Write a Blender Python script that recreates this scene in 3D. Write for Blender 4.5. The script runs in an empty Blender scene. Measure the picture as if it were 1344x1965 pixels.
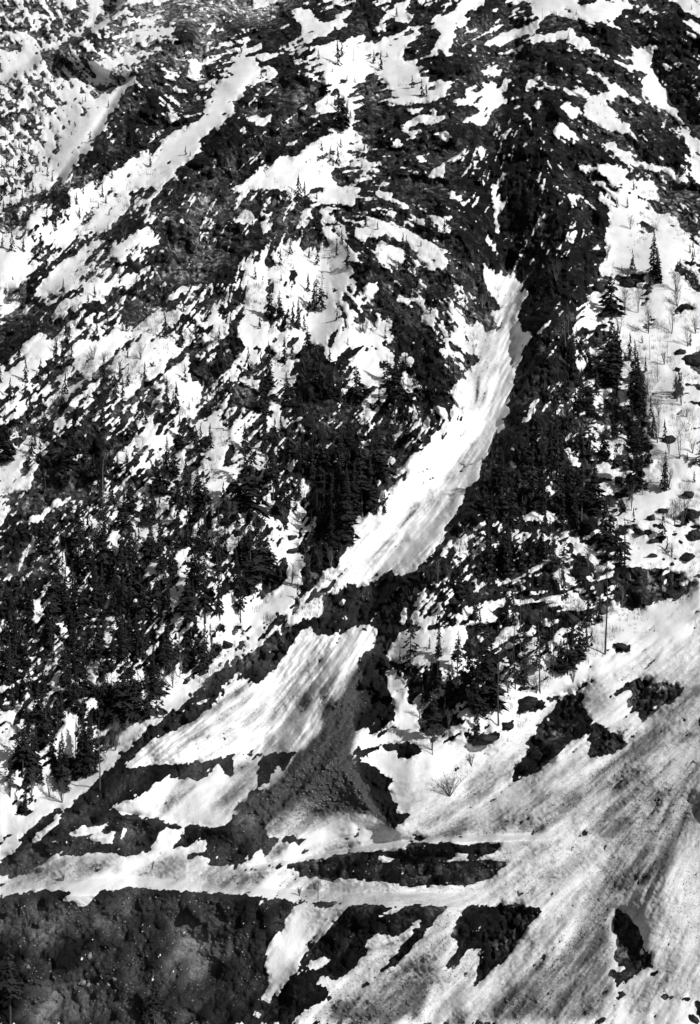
import bpy, math, random
import numpy as np
from mathutils import Vector
random.seed(7); rng = np.random.default_rng(11)
SC = bpy.context.scene; COL = SC.collection
# ---------------------------------------------------------------- camera, sky, sun, exposure
PW, PH = 1344.0, 1965.0
CAMZ = 300.0
FPX = 3213.0                      # focal length in photo pixels
cam = bpy.data.cameras.new('camera'); co = bpy.data.objects.new('camera', cam); COL.objects.link(co)
co.location = (0, 0, CAMZ); co.rotation_euler = (math.radians(90), 0, 0)
cam.sensor_fit = 'VERTICAL'; cam.sensor_height = 36.0; cam.lens = 36.0*FPX/PH
cam.clip_start = 1.0; cam.clip_end = 30000.0
SC.camera = co
SUN = Vector((0.66, -0.52, 0.58)).normalized()      # towards the sun
elev = math.asin(SUN.z); azim = math.atan2(SUN.x, SUN.y)
w = bpy.data.worlds.new('World'); SC.world = w; w.use_nodes = True
nt = w.node_tree; bg = nt.nodes['Background']
sky = nt.nodes.new('ShaderNodeTexSky'); sky.sky_type = 'NISHITA'; sky.sun_disc = False
sky.sun_elevation = elev; sky.sun_rotation = azim
bw = nt.nodes.new('ShaderNodeRGBToBW')              # black-and-white film: the sky is grey
nt.links.new(sky.outputs[0], bw.inputs[0]); nt.links.new(bw.outputs[0], bg.inputs[0])
bg.inputs[1].default_value = 0.05
sl = bpy.data.lights.new('sun', 'SUN'); sl.energy = 4.05; sl.angle = math.radians(0.5); sl.color = (1, 1, 1)
so = bpy.data.objects.new('sun', sl); COL.objects.link(so)
so.rotation_euler = (-SUN).to_track_quat('-Z', 'Y').to_euler()
SC.view_settings.view_transform = 'Standard'; SC.view_settings.look = 'None'
SC.view_settings.gamma = 1.0; SC.view_settings.exposure = 0.0; SC.view_settings.use_curve_mapping = False
# snow cover read off the mountain, tenths per 56 x 50 cell, rows from the top
COVER = """556742233265464833678725
676342244234474745475333
853564248669984322333462
558542445147687454334472
377934483143333384356335
489723853136334321343326
579259713897634121145546
561696216575322352126653
366852335455554431024876
854564123546447421236986
745844215878467445115887
635433336758333436013899
335434455568644457126899
355686645456544488225598
666468644543642396224486
644545633323423494323388
342455484323434973335578
543346575322434952335488
732334475442349932335577
523446565453499913424565
243445454542799734335566
233234453634999332354678
233224555645865344543236
243344468762114454554569
333434488579375545459999
344444695887365546689999
343546755888485658999999
434476468885395759999999
734563888883995599999999
745621355999999999999999
865325885599999999999999
843346875599999999999999
555555555555555555999999
555555555555555555999999
111111115555555555999999
111111115555555555999999
111111115555555555999999
111111115555555555999999
111111115555555555999999""".split()
# streak direction on the ground, (x, y, degrees above the x axis)
FLOW = [(80,200,-55),(40,60,-50),(200,300,48),(250,150,-40),(330,60,10),(200,600,42),(100,1100,45),(60,900,45),(300,900,45),(300,1150,55),(500,300,45),(380,480,60),(650,120,25),
(800,220,12),(700,300,10),(800,330,15),(800,440,-35),(850,600,-50),(720,520,-40),(860,720,-45),(600,750,40),(550,550,75),(500,900,50),(650,900,50),(950,300,70),(1000,420,70),(1040,600,55),(1150,300,-38),
(1100,180,-30),(980,80,28),(1200,60,-30),(1300,450,-42),(1250,250,-45),(1200,600,5),(1250,800,5),(1250,1000,0),(1000,1000,35),(1080,1150,10),(960,700,65),(850,900,55),(800,1050,48),(950,830,60),
(600,1300,50),(400,1380,33),(700,1250,62),(640,1380,62),(550,1500,50),(300,1530,42),(720,1530,-45),(660,1600,8),(620,1560,40),(520,1620,48),(300,1650,30),(150,1660,25),(900,1450,42),(860,1560,42),(1100,1250,36),(1300,1200,42),
(1200,1500,40),(1050,1650,37),(1000,1560,36),(1150,1800,50),(1250,1850,62),(1320,1750,76),(1330,1600,68),(1250,1680,58),(900,1850,46),(1000,1920,50),(600,1800,55),(100,1850,52),(300,1900,60),(400,1820,58),(750,1705,2),(880,1612,2),(800,1470,10)]
P = []
def tile(ox, oy, s): P.append((ox, oy, s))
tile(0,0,"""
S:0,200 60,190 120,240 190,250 225,280 200,330 150,380 80,410 20,470 0,420
S:180,60 260,90 240,160 200,200 170,190 190,120
S:290,240 350,230 430,190 500,160 560,100 600,50 650,0 500,0 520,60 530,110 480,160 420,210 380,250 340,285 300,270
R:0,10 60,30 130,110 180,130 170,190 100,190 60,140 0,60
R:60,0 290,0 280,40 200,70 120,30
R:300,30 360,20 380,70 450,60 510,110 440,160 370,200 280,220 240,190 250,120
R:0,220 80,210 130,250 120,290 60,300 0,270
R:350,290 390,240 470,190 560,110 600,40 660,0 730,0 730,40 660,80 600,110 560,150 520,190 470,230 430,290
S:520,170 600,110 660,80 730,30 740,70 690,100 610,150 540,190
.15:230,280 300,280 400,310 500,340 520,420 480,450 380,460 300,400 240,340
S:500,330 560,370 640,440 680,490 640,500 590,470 540,420
.15:520,420 600,460 680,500 640,540 570,560 530,540
R:640,380 760,380 840,380 830,420 760,450 700,470 640,430
S:600,380 680,320 760,310 800,340 780,370 700,380 640,400
S:650,200 750,190 780,220 700,235 660,230
S:690,490 790,420 800,440 740,500 680,560 640,640 590,710 540,760 510,840 450,880 400,960 330,1030 250,1090 160,1140 0,1190 0,1160 100,1110 150,1060 230,1020 280,960 330,900 380,830 450,770 480,700 520,640 510,580 560,570 620,550
R:860,380 960,310 1050,200 1160,110 1200,60 1240,0 1344,0 1344,60 1200,100 1150,170 1180,260 1120,330 1080,440 1010,450 950,400 910,560 820,600 740,620 650,650 700,560 760,490
.05:650,650 740,620 830,600 880,640 860,720 800,800 830,850 790,890 700,960 620,1000 560,1030 500,1060 420,1090 350,1130 240,1180 140,1200 100,1170 200,1120 330,1080 390,1000 440,920 520,860 560,790 600,710
.6:880,570 1000,490 1070,500 1020,560 1010,620 960,640 930,610 880,640
.1:1040,520 1140,530 1130,620 1060,620 1010,600
.05:880,660 960,700 970,760 930,830 850,850 800,800 860,720
.1:1010,660 1100,630 1200,630 1210,670 1100,710 1000,760
S:1220,500 1344,470 1344,620 1260,690 1200,760 1160,800 1150,870 1090,930 1050,970 1000,1010 930,1080 870,1110 820,1180 800,1200 400,1200 400,1110 500,1060 560,1040 700,960 800,900 900,860 950,800 1010,760 1100,720 1200,670 1230,600
S:1110,330 1170,330 1150,400 1110,460 1080,450 1090,390
R:760,1110 860,1070 900,1090 860,1140 800,1200 740,1200
R:950,940 1000,910 990,930 960,950
R:1010,970 1060,965 1010,1020
R:1010,840 1080,780 1050,810 1010,835
R:1344,640 1290,700 1250,750 1180,790 1170,850 1120,900 1070,960 1020,1020 950,1090 900,1130 830,1200 1344,1200
S:1170,1130 1192,1130 1188,1150 1172,1150
T.6:0,0 660,0 560,120 350,290 500,340 690,490 500,640 0,1150
T.75:660,0 1344,0 1344,300 1100,460 950,400 800,440 690,490 500,340 350,290
T.5:860,380 1100,200 900,560 800,640 700,600
T.45:1250,900 1344,800 1344,1200 1000,1200
""")
tile(448,0,"""
.25:0,0 140,0 150,60 130,130 90,160 60,90 20,60 0,100
R:150,60 230,30 300,0 390,0 400,20 330,60 340,90 260,100 200,130 160,120
S:130,20 220,10 200,40 150,40
R:330,80 370,110 400,170 420,200 380,230 300,270 220,300 170,290 150,240 200,180 230,110 280,90
S:340,70 470,50 470,110 490,150 430,190 370,240 300,280 250,300 270,280 330,240 400,200 390,150 360,100
.2:480,0 560,0 580,60 570,110 490,150 470,110
S:500,150 560,110 640,60 700,30 700,60 640,120 580,150 540,190 500,230 450,270 380,250 440,200
R:120,350 200,350 300,320 400,300 400,260 500,210 560,190 640,150 660,100 720,60 740,0 800,20 900,90 920,100 840,130 800,160 830,210 880,225 830,250 770,240 750,200 700,210 600,225 520,260 470,290 450,320 380,340 330,370 240,370 190,385 150,380
S:720,110 770,85 780,105 720,125
S:810,140 900,110 930,110 870,150 890,200 950,205 1010,170 1060,190 1060,150 1010,120 1000,20 960,40 890,60 860,110
R:870,150 920,115 1010,130 1000,160 950,200 890,190
S:500,270 700,210 750,200 770,240 830,250 870,210 1080,190 1060,210 990,260 980,290 1000,350 1060,360 1080,430 980,430 850,430 750,450 720,480 650,470 580,430 560,400 500,360 430,340 470,300
.9:840,430 1100,430 1120,460 1240,460 1270,480 1200,560 1110,590 1000,580 930,550 870,500 820,470
R:1000,60 1220,60 1200,100 1100,130 1110,170 1190,210 1180,250 1120,265 1160,270 1060,330 1000,360 980,290 1010,230 1080,200 1060,100
R:1080,370 1200,300 1230,340 1200,400 1160,420 1090,390
R:1300,220 1344,210 1344,480 1280,480 1130,430 1180,420 1250,350
S:1230,90 1344,0 1344,120 1280,130 1230,160 1290,200 1270,250 1240,330 1200,290 1130,300 1170,250 1200,200 1170,150 1130,120 1160,80
S:0,370 120,350 160,385 240,380 250,440 180,450 110,490 60,540 0,590
S:0,340 150,310 290,310 250,340 120,345 20,350
R:0,590 60,540 150,470 260,430 330,410 400,430 440,470 520,500 530,540 470,600 390,620 380,660 500,680 600,700 560,780 440,800 370,850 380,880 300,890 220,930 110,980 80,1030 30,1070 0,1080
S:60,660 110,650 140,630 150,660 230,645 200,690 150,730 120,700 80,700
S:35,745 80,730 70,770 40,765
S:110,800 150,780 120,810
S:290,830 350,810 340,835 300,840
S:300,510 325,495 310,530
S:410,610 440,600 400,640
S:0,1090 80,1040 100,1010 200,960 260,910 370,880 390,850 420,830 520,790 620,790 650,750 690,740 740,790 750,830 800,870 850,950 840,1000 760,970 610,960 560,1000 590,1060 680,1070 740,1100 700,1130 690,1180 600,1170 540,1150 450,1140 340,1120 300,1100 200,1090 80,1100 40,1110
S:470,590 560,570 600,600 600,650 520,650 480,640
S:630,560 690,590 710,620 690,680 650,700 690,740 620,760 640,700 670,640
S:540,720 580,740 580,760 540,745
R:640,860 740,880 800,900 830,930 690,890 640,880
R:640,820 700,830 690,840
R:450,1090 520,1080 530,1100 460,1105
R:60,1100 250,1090 330,1120 280,1140 220,1150 180,1200 90,1200 100,1130
R:560,990 620,960 780,980 850,1020 830,1060 720,1060 600,1050
.12:730,600 900,600 1080,610 1230,580 1344,600 1344,1200 1000,1200 930,1120 880,1060 860,1000 850,930 910,890 780,810 730,720 700,640
S:800,690 840,680 830,700 800,710
S:1000,640 1100,620 1090,640 1010,655
S:1060,670 1130,660 1250,670 1250,690 1130,710 950,740 1010,700
S:1130,620 1180,650 1190,670 1150,660
S:930,800 960,790 950,860 930,840
S:980,745 1090,760 1020,790
S:1040,870 1080,900 1140,930 1120,960 1060,930
S:1140,990 1200,940 1220,950 1200,1000 1130,1035
S:1030,1000 1070,990 1050,1015
S:890,790 910,800 905,815
S:730,760 770,770 750,785
S:1150,770 1220,760 1240,820 1200,800
S:1160,1110 1200,1100 1190,1140 1160,1130
S:1210,1090 1300,1140 1344,1160 1320,1175 1250,1140
S:850,1110 900,1110 930,1150 1000,1180 1030,1200 950,1180 870,1150 800,1110 850,1060
S:1300,675 1344,660 1344,700
R:690,520 730,470 830,430 830,470 800,510 830,540 780,560 720,540
S:1270,570 1344,590 1344,615 1280,600
T.7:0,0 390,0 260,100 130,140 0,100
T.45:250,450 400,450 480,600 380,800 250,820 220,600
T.4:60,560 250,450 250,800 0,1000
""")
tile(896,0,"""
.3:30,60 100,30 140,0 380,0 360,60 420,100 420,150 400,180 300,180 180,190 100,250 50,190 0,190 0,120 60,100
S:0,60 80,30 100,0 0,0
S:370,0 640,0 650,40 740,20 720,30 930,0 940,40 990,40 900,70 850,100 840,160 760,120 700,100 660,110 600,120 540,120 500,100 440,110 430,150 420,100 380,70 370,30
R:650,0 740,0 740,20 690,45 650,35
.1:440,100 520,90 600,130 590,170 540,190 460,190
S:80,280 110,240 180,200 260,180 330,160 400,140 400,170 320,200 240,250 190,260 120,270
S:370,220 450,200 550,180 610,130 650,160 620,200 690,230 720,290 650,280 600,240 500,245 440,240 380,250
R:980,130 1030,60 1120,20 1200,40 1300,110 1344,180 1344,200 1240,190 1150,240 1080,250 1000,260 950,230 960,160
S:960,130 1000,60 1040,20 1100,0 1070,20 1010,80
S:1150,0 1344,0 1344,110 1290,80 1240,40
S:1220,120 1290,110 1344,150 1344,180 1260,140
S:1190,190 1270,180 1310,200 1300,230 1240,205
.1:720,120 760,110 850,160 960,180 940,230 960,250 930,300 880,300 800,290 740,240
R:100,290 250,270 400,260 560,260 650,290 720,330 800,380 900,430 1000,480 1000,560 930,520 830,450 700,370 620,380 560,420 440,400 300,420 240,420 180,380 60,400 0,420 0,300
S:720,260 790,300 860,350 920,370 960,390 950,400 890,380 800,330 740,290
S:940,250 980,280 1040,270 1060,260 1110,250 1070,330 1060,380 1100,440 1140,520 1170,590 1210,630 1230,700 1300,800 1344,830 1344,1060 1300,1010 1290,940 1290,880 1270,820 1240,740 1190,670 1120,610 1040,610 1010,560 1010,450 1050,420 960,390 950,350 890,320 950,330 960,290
R:960,395 1040,415 1010,450 960,430
S:680,380 740,430 820,460 880,490 940,530 1010,580 1000,590 930,580 850,550 800,490 740,440 690,400
S:510,305 600,275 600,290 520,315
S:345,325 380,325 350,340
S:50,410 130,380 210,400 160,430 100,435
S:0,540 60,530 110,510 80,480 150,490 190,510 230,430 250,470 210,540 215,600 150,650 120,710 80,730 0,690 0,660 60,660 70,630 0,600
R:200,620 300,560 450,540 530,640 470,720 560,820 560,900 620,980 700,1010 640,1090 520,1110 400,1150 260,1200 215,1200 210,1100 240,980 190,960 100,960 60,1000 0,900 0,740 80,740 140,720
S:330,520 360,460 400,440 405,480 360,520
S:390,530 450,490 510,500 480,510 400,530
S:390,590 440,590 430,620 395,630
S:600,455 650,465 680,470 640,475
S:550,505 620,520 650,510 670,540 740,545 780,540 850,545 940,575 870,550 780,560 810,620 860,660 900,690 960,750 1040,800 1100,835 1040,820 960,800 920,770 850,760 800,740 740,700 670,670 680,620 700,590 650,560 590,540
S:530,620 580,590 620,610 660,610 660,640 620,680 580,665
S:480,765 530,710 610,710 600,740 660,780 640,800 560,780
R:560,820 700,830 780,850 860,930 740,940 640,900
.06:800,570 950,590 1120,620 1200,690 1250,790 1270,880 1200,900 1100,890 1000,870 900,860 860,810 950,790 1060,820 1000,760 900,690 860,650 820,610
S:800,820 860,810 850,860 920,870 970,920 1060,940 1130,960 1200,1010 1280,1060 1200,1040 1130,990 1050,980 980,960 900,920 870,910 830,870 750,810
S:740,960 860,950 910,970 920,1010 870,1060 800,1010 750,990
S:640,960 700,940 740,960 730,1000 650,990
S:560,905 600,890 615,910 590,925
S:690,1060 780,1035 800,1050 730,1070
S:730,1130 800,1120 800,1090 850,1090 920,1100 960,1130 1040,1180 1030,1200 780,1200 770,1160
S:910,1050 960,1030 1060,1050 1140,1080 1130,1100 1060,1100 1090,1150 1060,1150 990,1130 930,1090
S:540,1125 590,1130 660,1130 600,1145
S:125,1015 150,1040 165,1080 185,1040 215,1000 200,1060 195,1110 210,1150 205,1200 155,1200 150,1130 140,1070
R:1170,420 1344,250 1344,770 1280,760 1220,640 1180,560
S:1190,515 1240,460 1220,500
S:1195,445 1225,440 1220,460
S:1290,480 1310,500 1295,500
S:1050,710 1080,705 1060,730
S:1110,905 1150,905 1130,920
T.1:200,560 500,560 600,1000 300,1200 0,1200 0,750
T.1:1050,30 1300,110 1344,300 1344,750 1200,600 1000,300
""")
tile(0,400,"""
R:740,0 1344,0 1344,430 1160,430 1060,430 950,540 830,640 720,680 700,620 740,500 800,400 870,370 860,300 930,240 960,200 880,150 850,110 780,130 700,170 640,210 560,290 480,340 540,240 600,190 520,180 640,110
S:190,495 250,420 320,370 340,320 400,290 430,290 450,230 490,200 560,190 570,210 510,270 500,300 480,330 490,350 470,400 400,440 340,470 270,520 220,510
S:410,0 700,0 640,70 560,120 470,150 400,150 350,130 300,180 260,220 250,150 310,140 340,100 400,80
S:140,90 240,10 250,80 200,100 160,100
S:620,270 650,230 700,210 740,160 820,130 860,120 900,170 950,200 940,220 880,210 800,240 810,270 780,300 730,280 700,320 680,310 690,290
S:1165,80 1210,50 1190,90
S:1030,70 1050,65 1045,85
S:930,70 955,55 945,80
S:1250,180 1270,180 1260,195
S:895,395 910,390 910,420
S:930,390 960,440 940,460 930,430
S:950,550 1000,500 1070,430 1070,450 1010,510
S:1070,460 1120,465 1165,430 1120,475
S:1035,380 1055,370 1045,395
S:380,530 480,480 500,440 560,430 640,400 660,440 620,500 600,560 550,540 500,540 450,550 430,590 380,610 350,640 290,640 330,590
S:700,370 790,380 800,400 750,440 700,420
S:85,640 150,580 220,530 200,570 140,620
S:0,560 120,540 80,580 0,620
S:500,650 540,600 575,570 540,630 500,680
S:400,650 460,660 450,730 400,760
S:650,700 700,660 710,680 690,740 650,740
.06:0,640 90,640 220,600 260,640 200,700 120,780 60,850 0,900
.08:60,520 200,370 330,290 420,180 520,170 460,230 330,330 190,480 120,540
S:480,790 600,740 700,710 780,680 860,620 940,600 930,680 900,730 860,770 780,720 700,790 640,850 600,900 550,940 500,980 440,930 430,830
S:640,900 700,840 790,770 870,760 980,750 1010,790 990,850 950,900 880,940 830,1000 760,1090 710,1110 690,1050 720,980 700,930 650,960
S:970,600 1040,590 1130,545 1060,610 980,650
S:1060,700 1130,675 1120,740 1060,770
S:1170,740 1220,700 1320,710 1200,760 1160,790
S:1170,680 1220,635 1215,660
S:850,1010 950,940 1020,880 1080,820 1100,860 1090,940 1130,990 1180,1020 1140,1100 1120,1200 1040,1200 1030,1060 1020,960 980,940 920,1000 870,1060 780,1130 710,1200 700,1190 780,1110
R:1085,900 1130,850 1180,880 1250,780 1344,720 1344,880 1290,940 1220,990 1160,1000 1090,960
S:1180,870 1240,810 1270,820 1210,890
S:100,810 180,740 260,740 300,760 300,860 230,900 230,950 170,1000 100,1030 50,1000 0,960 0,930 100,920 160,870
S:260,690 290,710 240,760 200,730
S:0,1020 50,1020 50,1080 0,1110
.85:250,1130 350,1040 480,1000 560,970 570,1000 480,1100 380,1180 340,1190 400,1120 300,1150
.08:250,1180 420,1060 560,930 640,850 780,740 860,670 860,690 740,790 620,890 560,980 430,1090 330,1180
.08:700,1140 860,1000 960,910 1060,830 1070,850 960,940 860,1020 780,1120 720,1150
S:0,150 80,130 110,200 130,270 60,350 0,370
S:0,400 60,380 100,340 160,350 180,380 80,420 20,520 0,560
T.5:860,0 1344,0 1300,300 1180,430 950,540 830,640 740,600 860,300 1000,150
T.45:480,340 640,280 640,400 500,440
D.4:250,1000 450,830 560,900 480,1100 300,1200 100,1200
""")
tile(448,400,"""
R:0,80 90,90 130,130 200,160 180,230 100,250 60,310 0,330
R:660,150 700,130 700,180 800,190 860,140 900,160 1000,200 930,220 830,200 820,300 960,370 1000,370 1100,400 1160,400 1170,360 1250,350 1344,380 1344,430 1250,440 1200,480 1120,520 940,490 940,600 900,640 830,540 830,430 780,410 720,480 680,560 640,620 700,480 690,360 740,230 680,220
.1:900,560 1000,560 1080,600 1090,680 1160,720 1200,780 1170,850 1250,960 1300,1000 1250,1060 1240,1150 1000,1100 1000,1050 1080,1040 1000,920 1040,860 960,780 900,680
.05:1100,90 1344,120 1344,380 1260,300 1200,230 1140,200 1020,120
S:30,600 130,590 160,560 180,470 230,470 250,500 330,520 340,450 400,400 360,360 290,350 240,300 260,220 300,210 350,230 440,230 520,240 600,230 620,260 640,330 690,370 670,430 630,520 620,590 640,640 560,720 540,770 510,800 460,740 440,690 400,700 370,720 330,680 290,620 280,560 230,560 200,640 150,620
S:510,0 560,10 540,100 600,200 630,100 660,110 640,200 640,330 600,300 560,230 510,110
S:80,340 180,320 240,320 250,370 190,440 160,540 100,580 50,560 80,450 60,380
S:30,640 150,620 220,680 290,720 300,790 340,790 340,860 360,930 350,1020 320,1050 280,1000 300,880 250,810 200,790 110,790 70,790 40,740 20,700
S:520,850 540,790 610,710 700,660 780,640 870,660 900,740 850,790 760,790 640,810 580,860 540,900
S:720,900 780,830 850,800 900,810 870,870 850,960 880,1010 800,1010 740,1000
S:0,70 60,20 110,20 100,60 50,85
S:380,0 440,0 430,60 430,120 350,120 370,70
S:150,80 190,40 240,80 230,140 170,150
S:700,110 780,60 850,60 900,90 860,150 780,170 740,190 700,170
S:850,60 930,70 1000,90 1020,130 1100,160 1140,210 1200,230 1260,310 1240,340 1180,350 1160,380 1100,340 1040,330 1050,280 1010,200 940,190 890,170
S:820,240 840,190 900,210 980,230 990,290 1000,350 960,350 900,310 840,290
S:1000,0 1060,50 1100,60 1090,85 1040,60
S:1110,40 1250,70 1240,80 1120,60
S:1180,90 1260,130 1190,135
S:1140,170 1210,190 1200,210 1150,190
S:1230,510 1260,550 1344,630 1344,740 1300,700 1260,590
S:950,505 1020,510 1130,530 1100,570 1060,560 1020,540 950,530
S:1090,610 1170,590 1160,650 1120,680 1090,640
S:1190,680 1250,730 1344,780 1344,810 1250,760 1200,710
S:1170,810 1240,820 1300,840 1220,830
S:1230,860 1260,880 1270,910 1240,890
S:770,420 840,420 830,470 790,540 770,560 780,480
S:1050,430 1110,460 1080,470
S:1240,450 1320,450 1320,470 1250,465
S:970,840 1030,860 1010,910 980,880
S:970,920 1040,970 1080,1040 970,1030 1000,980
S:1280,1000 1344,980 1344,1200 1250,1200 1270,1100 1250,1060
S:40,990 90,970 150,1000 150,1035 50,1010
S:0,850 70,820 60,850 10,865
S:220,1030 300,990 320,1030 290,1040
S:210,1100 260,1110 270,1200 230,1200
.05:380,780 520,790 530,860 600,910 620,1000 560,1080 600,1200 350,1200 330,1080 380,1000 360,900
S:440,940 475,960 470,1005 450,980
S:600,1110 640,1020 690,980 680,1030
S:560,1190 640,1120 680,1060 670,1090 590,1190
S:740,1110 820,1060 870,1080 860,1110 780,1120 740,1150
R:330,140 400,120 500,140 570,190 500,220 400,220 340,180
R:580,880 620,830 740,790 750,810 660,870 600,910
R:0,740 40,750 70,800 50,840 0,850
R:0,1020 60,1010 130,1080 140,1150 60,1150 0,1130
R:860,790 920,770 1010,790 1030,840 950,830
R:540,760 590,720 600,730 550,790
T.6:0,1020 60,1010 130,1080 140,1150 0,1140
T.5:0,740 70,800 0,850
""")
tile(896,400,"""
R:200,0 750,0 800,20 815,60 790,170 800,270 760,350 770,400 720,480 710,560 640,630 600,690 640,740 620,900 640,960 560,990 480,1000 440,1060 320,1200 230,1200 250,1060 270,980 320,860 330,790 370,710 310,710 290,620 320,550 350,490 310,440 290,380 200,370 180,250
R:0,0 160,0 165,100 100,170 160,250 190,370 100,350 90,410 210,590 130,590 190,700 100,700 60,650 0,640
S:165,0 200,0 195,60 185,110 170,160 165,90
S:105,165 140,155 165,200 160,240 120,200
S:105,350 130,340 190,390 290,395 315,450 310,500 370,460 360,500 310,560 290,620 310,720 370,715 350,760 320,800 320,860 290,920 260,980 250,1050 240,1150 220,1200 0,1200 0,920 50,920 80,870 80,850 0,830 0,660 60,665 100,680 100,710 200,720 220,690 160,640 130,590 200,600 180,550 130,480 90,400
R:0,830 70,850 75,880 30,915 0,910
S:365,750 490,640 490,660 420,715
S:490,770 510,735 525,735 500,770
S:585,160 650,130 690,110 630,170 600,220
S:500,250 560,205 560,225
S:480,360 550,280 545,300
S:425,330 450,320 440,340
S:620,600 670,560 640,595
S:340,1180 400,1090 430,1080 380,1170 350,1200
S:490,1020 520,1000 520,1020
S:700,210 770,220 740,240
S:820,0 1030,0 1100,30 1200,60 1300,180 1344,220 1344,280 1240,300 1200,340 1260,370 1344,430 1344,1200 1020,1200 1030,1100 1000,980 1010,900 980,800 960,860 900,850 870,680 860,620 870,560 840,420 820,400 770,390 760,340 800,280 800,170 820,90
S:690,500 730,480 800,430 820,480 810,600 700,590 620,640 700,560
S:610,680 700,600 800,620 800,660 700,690 620,710
S:640,890 690,860 690,930 640,1000
S:630,740 645,740 640,860 625,860
S:870,900 960,880 950,950 920,990 870,980
S:870,1040 920,1050 950,1140 880,1130
S:710,1110 800,1050 820,1060 800,1130 720,1150
R:720,400 830,410 800,470 730,470
R:880,450 890,410 960,395 1030,400 1020,430 940,460 900,460
R:1020,430 1070,440 1040,470
R:900,80 970,70 1050,90 1095,150 1060,130 1000,100
R:990,125 1040,140 1000,145
R:830,190 890,188 860,198
R:1150,95 1230,120 1160,108
.25:1040,5 1344,0 1344,180 1280,140 1180,50 1100,30
R:1230,310 1290,300 1344,320 1344,330 1280,325
R:1200,345 1290,360 1344,400 1344,480 1290,430 1240,380
R:1200,580 1260,550 1320,575 1250,584
R:1030,635 1090,628 1070,642
R:1020,500 1060,485 1040,510
R:1200,840 1240,810 1290,820 1240,835
R:1240,880 1344,830 1344,960 1300,900
R:1270,1000 1344,1030 1344,1060
R:1290,1100 1344,1120 1320,1130
D.35:120,820 320,800 260,1000 120,1200 40,1200 100,1000
D.2:0,700 300,600 280,900 0,1200
T.1:200,0 800,20 700,560 300,700 200,300
""")
tile(0,800,"""
S:0,290 60,240 140,200 150,130 190,100 240,90 260,140 230,180 190,220 130,270 80,340 60,400 0,450
S:70,440 110,380 160,330 190,330 190,350 120,430
S:190,230 230,230 190,290
S:60,110 150,30 200,0 220,0 100,110
S:0,560 70,500 105,500 60,540 20,600 0,650
S:300,90 310,0 390,0 360,40
R:260,200 400,60 560,60 620,110 640,260 560,360 480,480 360,440 300,490 200,560 60,600 130,470 200,340
S:400,255 480,200 480,215 430,260
S:430,135 500,105 450,140
S:345,380 380,310 370,280 410,320 370,370
.08:0,660 150,600 350,540 380,640 220,700 100,840 0,860
S:110,820 150,760 190,660 210,690 250,710 180,780 150,840 105,870
S:150,590 210,580 300,510 300,495 230,495 330,480 350,500 300,530 240,590 190,605
S:20,960 50,890 80,900 60,940
S:160,1140 200,1090 250,1080 320,1030 310,1060 250,1120 210,1190 170,1170
S:220,1200 290,1150 340,1100 345,1110 270,1190
S:330,840 370,790 395,860 370,910 335,890
S:220,990 280,950 280,965
S:350,1010 390,990 380,1010
S:340,1160 390,1140 380,1165
S:240,890 300,880 270,920
S:410,770 440,750 440,820
S:660,270 670,230 740,170 810,110 810,130 750,200 750,240 700,250
S:600,130 620,110 720,65 700,90 640,130
S:690,30 750,0 660,55
S:520,410 590,350 580,380 530,405
S:540,520 620,460 580,520
.85:400,640 480,570 520,560 560,560 610,590 560,640 520,620 430,650
S:770,20 890,0 890,60 880,110 930,110 960,170 880,190 850,150 820,110 850,60
S:940,110 1030,40 1030,70 980,110
S:840,380 880,370 960,360 990,430 960,520 890,610 900,560 900,480 850,480
S:720,550 770,510 770,560 740,580
S:650,690 680,670 660,760
S:720,720 780,640 860,590 870,680 800,760 830,800 800,820 780,740 730,790
S:900,670 930,670 920,730 980,740 960,760 900,740
S:850,880 910,830 910,880 860,920
S:840,1020 880,1010 870,1045
S:600,1100 630,990 660,1000 640,1060 690,1110 640,1100
S:1200,200 1240,30 1290,20 1320,80 1300,150 1320,200 1280,240 1220,240
S:1210,260 1280,240 1344,310 1344,370 1260,340 1290,430 1340,470 1344,560 1280,560 1260,500 1220,560 1220,460 1210,400
S:1010,300 1060,240 1080,250 1040,330 1030,400
S:1110,330 1150,450 1120,520 1090,590 1110,460
S:1200,650 1344,620 1344,690 1270,670 1250,710 1344,710 1344,750 1220,740
S:1040,590 1100,630 1080,640
S:1140,670 1180,680 1150,700
S:1160,820 1210,810 1240,880 1270,900 1344,880 1344,920 1240,930 1180,880
S:1010,920 1080,910 1060,980
S:960,1030 1010,980 1030,1030 980,1060
S:930,1110 980,1110 1010,1140 1000,1180 940,1140
S:1290,1060 1344,1100 1344,1200 1300,1200
T.5:150,450 300,300 480,330 500,500 300,560 120,600
""")
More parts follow.
